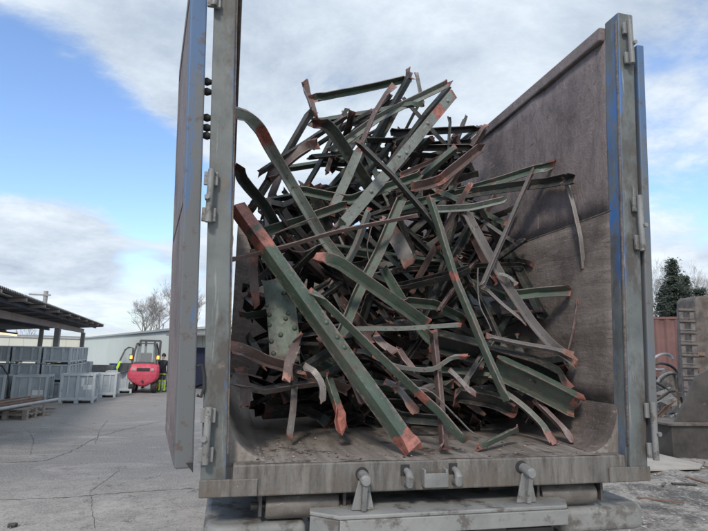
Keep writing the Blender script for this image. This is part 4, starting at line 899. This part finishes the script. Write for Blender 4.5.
# gate bay: recessed dark blue opening and canopy, seen past the container door
g0 = b+d*.02; gl = hall('gate_building', 176.7, 300, 26.4, 22.5, 331, 322, hall_g, 'low pale building with blue gate seen past the left container door', 10, 9)
r2, a2, b2, d2, n2, za2, zb2 = gl
m = MB(); p0, p1 = a2+d2*1.0-n2*.03, a2+d2*6.5-n2*.03
m.prism([p0, p1, p1+Vector((0, 0, 2.05)), p0+Vector((0, 0, 2.05))], n2*.02); m.build('blue_gate', simple('navy_gate_paint', (.008, .012, .035), (.012, .018, .045), 1, .6), r2)
m = MB(); m.prism([a2+d2*.2+Vector((0, 0, za2-.28))-n2*1.1, a2+d2*8+Vector((0, 0, za2-.15))-n2*1.1, a2+d2*8+Vector((0, 0, za2-.0))-n2*.06, a2+d2*.2+Vector((0, 0, za2-.13))-n2*.06], (0, 0, .07)); m.build('canopy', roof_m, r2)

# ------------------------------------------------------------------ forklift
red = simple('faded_pinkish_red_paint', (.52, .06, .10), (.60, .10, .145), 2.5, .35, 0, (.42, .07, .08), .64, .05)
fk = PZ(141.5, 393.5)
F = empty('red_forklift', (fk.x, fk.y, 0), R(2), 'red forklift seen from behind, lights on, its left cab door swung open', 'forklift')
m = MB()    # counterweight: stacked outline loops (x half width, y back, z), front at y=.55
sec = [(.16, .06, 0), (.24, -.02, 0), (.50, -.06, 0), (.63, -.08, 0), (.65, -.09, 0), (.65, -.08, 0), (.63, -.04, 0), (.58, .02, 0), (.52, .10, 0)]
zs = [.30, .36, .50, .66, .82, 1.0, 1.16, 1.25, 1.29]
for (hw, yb, _), z in zip(sec, zs):
    for x, y in ((-hw, .6), (-hw, yb+.16), (-hw*.85, yb+.05), (-hw*.45, yb), (hw*.45, yb), (hw*.85, yb+.05), (hw, yb+.16), (hw, .6)): m.v.append(Vector((x, y, z))); m.t.append(Vector((x, y, z)))
for k in range(8):
    for j in range(8): m.f.append([k*8+j, k*8+(j+1) % 8, k*8+8+(j+1) % 8, k*8+8+j])
m.f += [list(range(8))[::-1], list(range(64, 72))]; cw = m.build('counterweight', red, F, .02, False, world=False)
MB().box(-.27, .27, -.092, -.06, .95, 1.10).build('grille', black_m, cw, .01, world=False)
for k in range(3): MB().box(-.26, .26, -.10, -.093, .975+k*.045, .99+k*.045).build('grille_bar', dark_steel, cw, world=False)
for sx in (-1, 1): MB().box(*sorted((sx*.30, sx*.45)), -.088, -.05, .97, 1.08).build('rear_panel_light', galv, cw, .02, world=False)
m = MB(); m.tube([(0, -.10, .52), (0, -.05, .52)], .05, 12); m.build('tow_hole', black_m, cw, world=False)
MB().box(-.50, .50, .5, 2.0, .45, 1.10).build('body', red, F, .05, world=False)
for sx in (-1, 1):
    for yy, rr_, ww in ((.38, .30, .24), (1.75, .36, .28)):
        x = sx*(.46 if yy < 1 else .52); m = MB(); m.tube([(x-ww/2, yy, rr_), (x-ww/2+.03, yy, rr_), (x+ww/2-.03, yy, rr_), (x+ww/2, yy, rr_)], [rr_*.88, rr_, rr_, rr_*.88], 24); w_ = m.build('wheel', black_m, F, smooth=True, world=False)
        m = MB(); m.tube([(x-ww/2-.005, yy, rr_), (x+ww/2+.005, yy, rr_)], rr_*.5, 16); m.build('rim', red, w_, world=False)
cabm = simple('charcoal_cab_steel', (.055, .06, .062), (.09, .095, .097), 3, .5)
for sx in (-1, 1):
    m = MB(); m.tube([(sx*.50, .10, 1.27), (sx*.47, .16, 1.75), (sx*.38, .30, 2.14)], .045, 8); m.build('cab_pillar', cabm, F, smooth=True, world=False)
    m = MB(); m.tube([(sx*.50, 1.45, 1.05), (sx*.46, 1.30, 1.8), (sx*.38, 1.1, 2.16)], .04, 8); m.build('cab_pillar', cabm, F, smooth=True, world=False)
    m = MB(); m.tube([(sx*.38, .28, 2.15), (sx*.38, 1.12, 2.17)], .045, 8); m.build('roof_side_rail', cabm, F, smooth=True, world=False)
    amb = G('lit_amber_lamp', .3) if sx < 0 else None
    if sx < 0:
        amb.b.inputs['Emission Color'].default_value = (1, .28, .05, 1); amb.b.inputs['Emission Strength'].default_value = 3.0; amb_m = amb.out((.8, .3, .05))
    c_ = Vector((sx*.56, .10, 1.56)); m = MB(); m.tube([c_+Vector((0, -.05, -.07)), c_+Vector((0, -.05, .07))], [.055, .05], 12); m.build('tail_lamp', amb_m, F, smooth=True, world=False)
    MB().box(c_.x-.075, c_.x+.075, .045, .13, c_.z-.13, c_.z+.12).build('lamp_housing', cabm, F, .01, world=False)
for yy in (.28, .56, .84, 1.12): MB().box(-.36, .36, yy-.03, yy+.03, 2.15, 2.20).build('roof_bar', cabm, F, .008, world=False)
MB().box(-.43, .43, .10, .20, 1.27, 1.35).build('cab_sill', cabm, F, .01, world=False)
gl_ = G('hazy_cab_glass', .08); gl_.b.inputs['Transmission Weight'].default_value = .85; gl_.b.inputs['IOR'].default_value = 1.1; glass = gl_.out((.8, .84, .84))
m = MB(); m.prism([(-.43, .155, 1.36), (.43, .155, 1.36), (.36, .25, 2.05), (-.36, .25, 2.05)], (0, .008, 0)); m.build('rear_window', glass, F, world=False)
MB().box(-.24, .24, .62, .76, 1.1, 1.75).build('seat', black_m, F, .05, world=False)
for sx in (-.2, .2): MB().box(sx-.05, sx+.05, 2.05, 2.13, .1, 2.30).build('mast_rail', cabm, F, world=False); MB().box(sx*1.2-.05, sx*1.2+.05, 2.2, 3.2, .06, .10).build('fork', dark_steel, F, world=False)
MB().box(-.46, .46, 2.04, 2.12, 2.26, 2.36).build('mast_head', cabm, F, world=False)
for sx in (-1, 1): MB().box(*sorted((sx*.40, sx*.50)), 2.02, 2.14, .1, 2.33).build('mast_rail', cabm, F, world=False)
# open door: frame with window
dp = [(-.52, .15, 1.02), (-.98, -.10, .86), (-1.02, -.12, 1.30), (-.82, -.02, 1.88), (-.70, .05, 1.98), (-.52, .14, 1.96)]
m = MB(); m.tube([*dp, dp[0]], .035, 8); dor = m.build('cab_door', cabm, F, smooth=True, world=False)
m = MB(); m.prism([dp[0], dp[1], dp[2], (-.53, .14, 1.30)], (0, .03, 0)); m.build('door_panel', cabm, dor, world=False)
m = MB(); m.prism([(-.53, .14, 1.32), (-1.0, -.115, 1.32), (-.80, -.01, 1.85), (-.70, .045, 1.94), (-.54, .13, 1.93)], (0, .006, 0)); m.build('door_window', glass, dor, world=False)
MB().box(-.62, -.50, .0, .12, .95, 1.2).build('hinge_block', cabm, dor, world=False)
hiv = simple('fluorescent_yellow_green_cloth', (.55, .85, .04), (.45, .75, .04), 6, .8)
# hi-vis jacket hanging on the door
m = MB(); m.prism([(-1.00, -.16, 1.40), (-1.10, -.20, 1.12), (-1.06, -.20, .98), (-.99, -.17, 1.14), (-.93, -.15, 1.38)], (.02, -.04, 0))
jk = m.build('safety_jacket', hiv, None, .015, origin=(0, 0, 0)); jk.location = (fk.x, fk.y, 0); jk.rotation_euler = (0, 0, R(2)); tag(jk, 'fluorescent yellow safety jacket hung over the open forklift door', 'jacket')
# ------------------------------------------------------------------ person (one skinned body; clothes by height)
def skin_fig(name, joints, edges, mat, parent, sub=2):
    me = bpy.data.meshes.new(name); me.from_pydata([j[:3] for j in joints], edges, []); o = bpy.data.objects.new(name, me); COL.objects.link(o); o.parent = parent
    sk = o.modifiers.new('skin', 'SKIN'); sk.use_smooth_shade = True
    for i, j in enumerate(joints):
        v_ = me.skin_vertices[0].data[i]; v_.radius = (j[3], j[4] if len(j) > 4 else j[3]); v_.use_root = (i == 0)
    s_ = o.modifiers.new('sub', 'SUBSURF'); s_.levels = s_.render_levels = sub; me.materials.append(mat); return o
pg = G('workwear_by_height', .85); pz_ = pg.sepx(pg.coord('Object', rnd=False))['Z']
c = pg.mix(pg.ramp(pz_, .83, .835), (.50, .80, .05), (.022, .025, .032))
st_ = pg.math('MULTIPLY', pg.ramp(pz_, .40, .405), pg.ramp(pz_, .47, .465)); c = pg.mix(st_, c, (.5, .5, .5)); st_ = pg.math('MULTIPLY', pg.ramp(pz_, .55, .555), pg.ramp(pz_, .80, .795)); c = pg.mix(st_, c, (.05, .06, .07))
c = pg.mix(pg.ramp(pz_, .09, .085), c, (.03, .025, .02)); c = pg.mix(pg.ramp(pz_, 1.44, 1.445), c, (.50, .30, .23))
pm = pg.out(c, None)
pp = PZ(161, 392.2); per = empty('person', (pp.x, pp.y, 0), R(-20), 'worker in dark jacket and fluorescent trousers standing beside the red forklift', 'person')
J = [(0, 0, .93, .135, .10), (0, .01, 1.12, .125, .095), (0, .015, 1.30, .155, .105), (0, .02, 1.42, .085, .075), (0, .0, 1.49, .05), (0, -.015, 1.58, .075, .085), (0, -.01, 1.67, .07, .08),
     (-.17, .015, 1.38, .06), (-.23, .03, 1.13, .048), (-.20, -.08, .93, .038), (-.19, -.13, .86, .035),
     (.17, .015, 1.38, .06), (.235, .05, 1.14, .048), (.24, -.03, .91, .038), (.235, -.06, .83, .035),
     (-.095, 0, .82, .095), (-.11, -.01, .48, .07), (-.12, .03, .10, .05), (-.125, -.10, .04, .04),
     (.095, 0, .82, .095), (.11, -.02, .48, .07), (.13, .02, .10, .05), (.14, -.11, .04, .04)]
E_ = [(0, 1), (1, 2), (2, 3), (3, 4), (4, 5), (5, 6), (2, 7), (7, 8), (8, 9), (9, 10), (2, 11), (11, 12), (12, 13), (13, 14), (0, 15), (15, 16), (16, 17), (17, 18), (0, 19), (19, 20), (20, 21), (21, 22)]
skin_fig('body', J, E_, pm, per)
m = MB(); m.tube([(0, .0, 1.60), (0, .005, 1.66), (0, .0, 1.72), (0, 0, 1.755)], [.098, .102, .075, .02], 14); m.build('hair', simple('brown_hair', (.035, .022, .015), None, 9, .8), per, smooth=True, world=False)
# silvery gas bottle and trolley right of the person
q = PZ(169, 391); t = empty('sack_truck', (q.x+.05, q.y+.1, 0), R(10), 'grey metal sack truck standing right of the worker', 'trolley')
for sx in (-.2, .2): MB().tube([(sx, .1, .15), (sx, .25, 1.35)], .025, 8).build('upright', galv, t, smooth=True, world=False)
for z in (.35, .7, 1.05, 1.35): MB().box(-.2, .2, .10+z*.1, .13+z*.1, z-.03, z+.03).build('cross_bar', galv, t, world=False)
MB().box(-.24, .24, -.2, .12, .03, .06).build('toe_plate', galv, t, world=False)
for sx in (-.27, .27): MB().tube([(sx-.03, .16, .13), (sx+.03, .16, .13)], .13, 16).build('wheel', black_m, t, smooth=True, world=False)
MB().box(-.17, .17, -.16, .1, .065, .95).build('sheet_metal_box', galv, t, .03, world=False)
# ------------------------------------------------------------------ trees
bark = simple('grey_brown_twigs', (.20, .18, .165), (.27, .25, .235), 3, .9)
def bare_tree(px, base_px_y, top_py, Y, seed, label, name='bare_tree', spread=.42, dens=3, tw=.013):
    rr = random.Random(seed); a = PY(px, base_px_y, Y); a.z = 0; top = PY(px, top_py, Y).z
    r = empty(name, a, 0, label, 'tree', 'bare winter trees'); mt = MB(); mc = MB(); H = top
    def grow(m, p, d, L, rad, lv):
        n = 3; pts = [p]; rs = [rad]
        for k in range(n):
            d = (d+Vector((rr.gauss(0, .12), rr.gauss(0, .12), rr.gauss(.05, .08)))).normalized(); p = p+d*L/n; pts.append(p); rs.append(rad*(1-.45*(k+1)/n))
        m.tube(pts, rs, 5 if lv < 2 else 3, False)
        if lv >= 5: return
        for _ in range(dens+(1 if lv > 2 else 0)):
            f = rr.uniform(.35, 1); q = pts[0].lerp(pts[-1], f) if f < .95 else pts[-1]; k = min(n, int(f*n)+1); q = pts[k-1].lerp(pts[k], rr.random())
            ax = Vector((rr.gauss(0, 1), rr.gauss(0, 1), rr.gauss(0, .4))).normalized(); nd = (d+ax*spread*rr.uniform(.7, 1.8)+Vector((0, 0, .12))).normalized()
            grow(mc, q, nd, L*rr.uniform(.55, .8), max(tw*.45, rs[k]*.6), lv+1)
    mt.tube([Vector(), Vector((.05, 0, H*.18)), Vector((.0, .05, H*.36))], [H*.022, H*.017, H*.014], 8)
    for _ in range(4): grow(mc, Vector((0, .05, H*rr.uniform(.2, .36))), Vector((rr.gauss(0, .28), rr.gauss(0, .28), 1)).normalized(), H*.27, H*.010, 0)
    zm = max(v.z for v in mc.v); k = H/zm
    for v in mc.v: v.z = v.z*k if v.z > H*.36 else v.z
    mt.build('trunk', bark, r, world=False); mc.build('crown', bark, r, world=False)
bare_tree(160, 340, 278, 52, 3, 'bare pale birch rising left behind the container door', dens=3, spread=.62)
bare_tree(174, 340, 283, 58, 23, 'bare tree right behind the edge of the left door', dens=3, spread=.55)
bare_tree(143, 340, 290, 56, 5, 'smaller bare tree left of the tall bare birch', dens=3, spread=.6)
bare_tree(196, 340, 285, 60, 9, 'bare tree seen in the slot between door and post', dens=3)
bare_tree(222, 340, 300, 60, 19, 'bare tree hidden mostly by the left container post', dens=2)
bare_tree(28, 345, 322, 70, 11, 'faint bare tree under the shelter roof, behind the cream hall', dens=2)
for k, (px, tp, Y) in enumerate(((662, 250, 50), (648, 262, 56), (690, 262, 60), (712, 268, 52))):
    bare_tree(px, 350, tp, Y, 30+k, ('pale bare tree rising left of the dark fir', 'bare tree half hidden by the right door edge', 'bare tree behind the dark fir, on its right', 'bare tree at the right frame edge')[k], dens=3)
leaf = simple('dark_fir_needles', (.020, .034, .022), (.040, .058, .038), 1.5, .85)
def fir(px, top_py, Y, seed, label, wpx):
    rr = random.Random(seed); a = PY(px, 350, Y); a.z = 0; H = PY(px, top_py, Y).z; W_ = wpx/2/FPX*((Vector((a.x, Y, 2))-CAM).dot(fwd))
    r = empty('fir_tree', a, 0, label, 'tree', 'dark firs on the right'); MB().tube([(0, 0, 0), (0, 0, H*.5), (0, 0, H)], [H*.02, H*.013, .02], 8).build('trunk', bark, r, world=False)
    m = MB(); mb = MB()
    z = H*.12
    while z < H*.985:
        f = 1-(z/H); R_ = W_*(f**.75)*rr.uniform(.7, 1.12)+.15; nb = rr.randint(6, 9)
        for k in range(nb):
            an = rr.uniform(0, 6.28); L = R_*rr.uniform(.55, 1.15); dv = Vector((math.cos(an), math.sin(an), 0)); n = max(3, int(L/.28))
            mb.tube([Vector((0, 0, z)), dv*L*.9+Vector((0, 0, z-L*.12))], [.035, .01], 3, False)
            for j in range(n):
                t = (j+.6)/n; c = dv*L*t+Vector((0, 0, z-L*.16*t*t+rr.gauss(0, .08)))
                for _ in range(6):
                    w_ = rr.uniform(.10, .26)*(1.2-t*.5); o_ = Vector((rr.gauss(0, .22), rr.gauss(0, .22), rr.gauss(-.08, .12))); d1 = Vector((rr.gauss(0, 1), rr.gauss(0, 1), rr.gauss(-.3, .6))).normalized()*w_*1.5; d2_ = d1.orthogonal().normalized()*w_*.45
                    i = len(m.v); m.v += [c+o_-d2_, c+o_+d1, c+o_+d2_]; m.t += [c]*3; m.f.append([i, i+1, i+2])
        z += rr.uniform(.16, .30)
    mb.build('branches', bark, r, world=False); m.build('crown', leaf, r, world=False)
fir(679, 258, 42, 2, 'tall dark fir beyond the red container on the right', 84)
fir(668, 285, 44, 3, 'lower dark fir left of the tall one', 58)
fir(704, 288, 40, 4, 'dark fir at the right frame edge', 60)
fir(690, 275, 46, 6, 'dark fir just right of the tall one', 58)
# ------------------------------------------------------------------ scrap yard on the right
redc = simple('dull_red_brown_container_paint', (.12, .055, .05), (.18, .095, .085), .8, .7, 0, (.13, .075, .06), .58, .3)
a = PY(640, 352, 26); b = PY(700, 352, 24); a.z = b.z = 0; d = (b-a).normalized(); n = Vector((-d.y, d.x, 0)); H = PY(668, 317, 25).z
rc = empty('red_container', (a.x, a.y, 0), 0, 'dull red brown steel container standing below the fir trees', 'container')
m = MB(); L = (b-a).length+2; N = int(L/.14)
for k in range(N+1):
    for z in (.15, H-.12): p = a-d*1+d*(k*L/N)-n*(.035*(1 if (k//2) % 2 else -1)); m.v.append(Vector((p.x, p.y, z))); m.t.append(p)
for k in range(N): m.f.append([2*k, 2*k+2, 2*k+3, 2*k+1])
m.build('corrugated_side', redc, rc)
m = MB(); m.prism([a-d*1+n*.06, a-d+d*L+n*.06, a-d+d*L+n*2.4, a-d+n*2.4], (0, 0, H-.14)); m.build('container_body', redc, rc)
for z in (.07, H-.06): m = MB(); m.bar(a-d*1.02+Vector((0, 0, z)), a-d+d*(L+.02)+Vector((0, 0, z)), .14, .14); m.build('side_rail', redc, rc)
# leaning crawler chain: column of link plates with holes
def chain(pxa, pya, pxb, pyb, Y, wpx, nl, label):
    a, b = PY(pxa, pya, Y), PY(pxb, pyb, Y); ax = (a-b).normalized(); L = (a-b).length/nl; s = rgt.copy(); s = (s-ax*s.dot(ax)).normalized(); f_ = ax.cross(s)
    w = wpx/FPX*((a-CAM).dot(fwd)); r = empty('crawler_chain', b, 0, label, 'crawler chain')
    for k in range(nl):
        o = b+ax*(k*L); m = MB(); jx = random.uniform(-.01, .01)
        def bx(u0, u1, v0, v1, dd=.10):
            m.prism([o+s*(u0+jx)+ax*v0, o+s*(u1+jx)+ax*v0, o+s*(u1+jx)+ax*v1, o+s*(u0+jx)+ax*v1], f_*dd)
        bx(-w/2, -w*.22, 0.01, L*.97); bx(w*.22, w/2, 0.01, L*.97); m2 = m
        m.f = m.f; bx(-w*.219, w*.219, L*.62, L*.95, .12); bx(-w*.219, w*.219, 0.02, L*.14, .08)
        m.build('chain_link', chain_m, r)
        m = MB(); q = o+s*jx+ax*L*.78; m.tube([q-f_*.02-s*w*.55, q-f_*.02+s*w*.55], L*.08, 8); m.build('link_pin', steel_dk, r)
chain_m = simple('worn_chain_link_steel', (.10, .085, .076), (.20, .175, .16), 7, .55, .2, (.09, .07, .06), .56, .5)
steel_dk = simple('grey_brown_worn_steel', (.060, .050, .044), (.15, .13, .115), 4, .7, 0, (.10, .055, .035), .54, .8)
chain(686, 308, 694, 412, 9.2, 15, 9, 'upright crawler chain of brown steel links leaning on the big steel block')
# big weathered steel block behind
a = PY(700, 415, 9.9); x = a.x
blk = empty('steel_block', (x+.62, 10.2, 0), R(-10), 'tall rounded brown steel bucket shell at the right frame edge', 'scrap block')
m = MB(); hh = PY(700, 296, 9.9).z
m.prism([(-.35, 0, 0), (1.3, 0, 0), (1.3, 0, hh-.1), (.9, 0, hh+.05), (-.02, 0, hh+.05), (-.12, 0, hh-.05)], (0, .9, 0)); m.build('bucket_shell', steel_dk, blk, .07, world=False, seg=3)
for k in range(4): MB().box(-.22+k*.0, .0, -.06, -.002, .6+k*.5, .7+k*.5).build('shell_rib', rust_m, blk, .01, world=False)
MB().box(.55, .62, -.08, -.002, .2, hh-.3).build('shell_rib', steel_dk, blk, .01, world=False)
# steel box with top plate, triangle plate above
a = PY(671, 458, 6.5); z0 = 0; tb = empty('steel_trough', (a.x, 6.5, 0), R(-4), 'dark steel box with a projecting top plate beside the wooden board', 'steel box')
zt2 = PY(671, 424, 6.5).z
MB().box(.06, 2.6, 0, .9, 0, zt2-.03).build('box_side', dark2 := simple('blackened_grey_steel', (.036, .032, .029), (.080, .070, .062), 2.5, .5, 0, (.12, .09, .07), .62, .4), tb, .01, world=False)
MB().box(-.06, 2.7, -.07, .97, zt2-.028, zt2+.015).build('top_plate', steel_dk, tb, .006, world=False)
MB().box(.10, 2.6, -.03, -.002, .0, .05).build('bottom_flange', steel_dk, tb, world=False)
MB().box(1.1, 1.2, -.05, -.002, .05, zt2-.03).build('stiffener', steel_dk, tb, world=False)
m = MB(); tp = PY(708, 384, 6.5)
m.prism([(.36, .25, zt2+.017), (1.7, .25, zt2+.017), (1.7, .25, zt2+1.3), (.95, .25, zt2+.95)], (0, .05, 0)); o = m.build('gusset_plate', dark2, None, .004, origin=(0, 0, 0)); o.location = (a.x, 6.5, 0); o.rotation_euler = (0, 0, R(-4)); tag(o, 'dark triangular steel plate standing on the steel box', 'steel plate')
# board on the ground
q = [PZ(650, 457), PZ(706, 472), PZ(650, 475)]
m = MB(); m.prism([p+Vector((0, 0, .075)) for p in (PZ(645, 457), PZ(655, 458), PZ(703, 470), PZ(700, 474), PZ(645, 476))], (0, 0, .03))
tag(m.build('wooden_board', simple('dusty_pale_board', (.30, .27, .24), (.38, .35, .31), 3, .85), None, .004, origin=q[0]), 'pale dusty board lying on the rubble below the steel box', 'board')
# rusty wreckage between the door and the chain
wr = random.Random(5)
wl_ = ['bent', 'short', 'long', 'thin', 'thick', 'leaning', 'flat', 'upright', 'twisted', 'curved']
for k in range(46):
    px = wr.uniform(655, 686); py = wr.uniform(392, 440); Y = wr.uniform(7.5, 13); c = PY(px, py, Y); c.z = max(.05, c.z)
    L = wr.uniform(.3, 1.0); d = Vector((wr.gauss(0, 1), wr.gauss(0, .5), wr.gauss(0, .6))).normalized(); m = MB(); pts = [c-d*L/2, c+Vector((wr.gauss(0, .08), wr.gauss(0, .08), wr.gauss(0, .08))), c+d*L/2]
    for p in pts: p.z = max(.04, p.z)
    w = wr.uniform(.025, .10); kd = k % 3
    if kd == 0: m.tube(pts, w*.5, 8)
    elif kd == 1: m.bar(pts[0], pts[2], w, w*.4)
    else: m.prism([pts[0], pts[1]+Vector((0, 0, w*2)), pts[2], c-Vector((0, 0, w))], (0, .02, 0))
    zone = ('beside the door', 'mid heap', 'beside the crawler chain')[min(2, int((px-655)/10.5))]
    lb_ = '%s %s %s, %s, %s' % (('rusty', 'brown', 'blackened', 'grey')[k % 4], 'thick' if w > .06 else 'thin', ('bent rod', 'bar', 'torn plate')[kd], zone, ('top of the right heap', 'halfway up the right heap', 'foot of the right heap')[min(2, int((py-392)/16.1))])
    tag(m.build('rusty_scrap', (rust_m, steel_dk, dark2, grey_steel)[k % 4], None, origin=c), lb_, 'scrap', 'rusty scrap in the right heap')
for k, (px, py, rad, Y) in enumerate(((662, 362, .42, 12.5), (664, 372, .5, 12), (668, 381, .38, 11.5), (660, 390, .34, 11), (672, 402, .3, 10.5))):
    c = PY(px, py, Y); tl = wr.uniform(-.4, .4); m = MB(); pts = []
    for j in range(20): a_ = j/19*math.pi*1.55-.2; pts.append(c+Vector((math.cos(a_)*rad, math.sin(a_)*.2*rad, math.sin(a_)*rad*.55+math.cos(a_)*rad*tl)))
    m.tube(pts, .045, 8); tag(m.build('old_hose', (galv, dark2, grey_steel, dark2, rust_m)[k], None, smooth=True, origin=c), ('topmost pale curved hose on the heap behind the right door', 'dark curved hose second from the top of the right heap', 'dusty grey curved hose in the middle of the right heap', 'dark curved hose in the right heap', 'lowest rusty curved hose in the right heap')[k], 'hose')
# mound of rubble under them
m = MB(); N = 34; cx0, cy0 = PZ(668, 425).x+1.0, 12.2
for j in range(N+1):
    for i in range(N+1):
        x, y = cx0+(i/N-.5)*6.5, cy0+(j/N-.5)*5.5; rr_ = math.hypot((x-cx0)/3.1, (y-cy0)/2.6); h = 1.5*max(0, 1-rr_**1.6)*(.75+.6*noise.noise(Vector((x*1.4, y*1.4, 1))))+.10*noise.noise(Vector((x*5, y*5, 1)))*(rr_ < .95)
        m.v.append(Vector((x, y, max(-.02, h)))); m.t.append(Vector((x, y, 0)))
for j in range(N):
    for i in range(N): q = j*(N+1)+i; m.f.append([q, q+1, q+N+2, q+N+1])
tag(m.build('rubble_mound', simple('dark_rubble', (.05, .045, .04), (.15, .135, .12), 5, .9, 0, (.30, .28, .25), .6, .6)), kind='structure')
for k, (px, py) in enumerate(((668, 447), (676, 462), (690, 463), (704, 466), (662, 446), (672, 452), (698, 480), (684, 484), (664, 484), (660, 500))):
    c = PZ(px, py, .06); an = wr.uniform(0, 3.1); L = wr.uniform(.12, .32); dv = Vector((math.cos(an), math.sin(an), wr.uniform(-.1, .15)))*L; m = MB(); m.bar(c-dv, c+dv, wr.uniform(.03, .08), .02)
    tag(m.build('metal_offcut', (rust_m, dark2, steel_dk)[k % 3], None, .003, origin=c), '%s flat offcut on the rubble, %s' % (('brown', 'black', 'grey')[k % 3], ('by the right door foot', 'just under the steel box', 'between board and steel box', 'at the right frame edge', 'closest to the right hinge bar', 'left end of the steel box', 'below the board, rightmost', 'below the board, middle', 'below the board, leftmost', 'right of the container foot')[k]), 'scrap')
# wooded rise and low roofs along the horizon
m = MB(); N = 60; hill_m = simple('far_wooded_rise', (.06, .07, .055), (.10, .10, .085), .02, .95)
for j in range(7):
    for i in range(N+1):
        a_ = R(-60+130*i/N); d_ = 180+j*40; h = (0, 7, 12, 14, 12, 8, 0)[j]*(.6+.6*noise.noise(Vector((i*.22, j*.3, 0)))); m.v.append(Vector((CAM.x+math.sin(a_)*d_, CAM.y+math.cos(a_)*d_, max(-.5, h*.6-.3)))); m.t.append(m.v[-1].copy())
for j in range(6):
    for i in range(N): q = j*(N+1)+i; m.f.append([q, q+1, q+N+2, q+N+1])
tag(m.build('hills', hill_m, smooth=True), kind='structure')
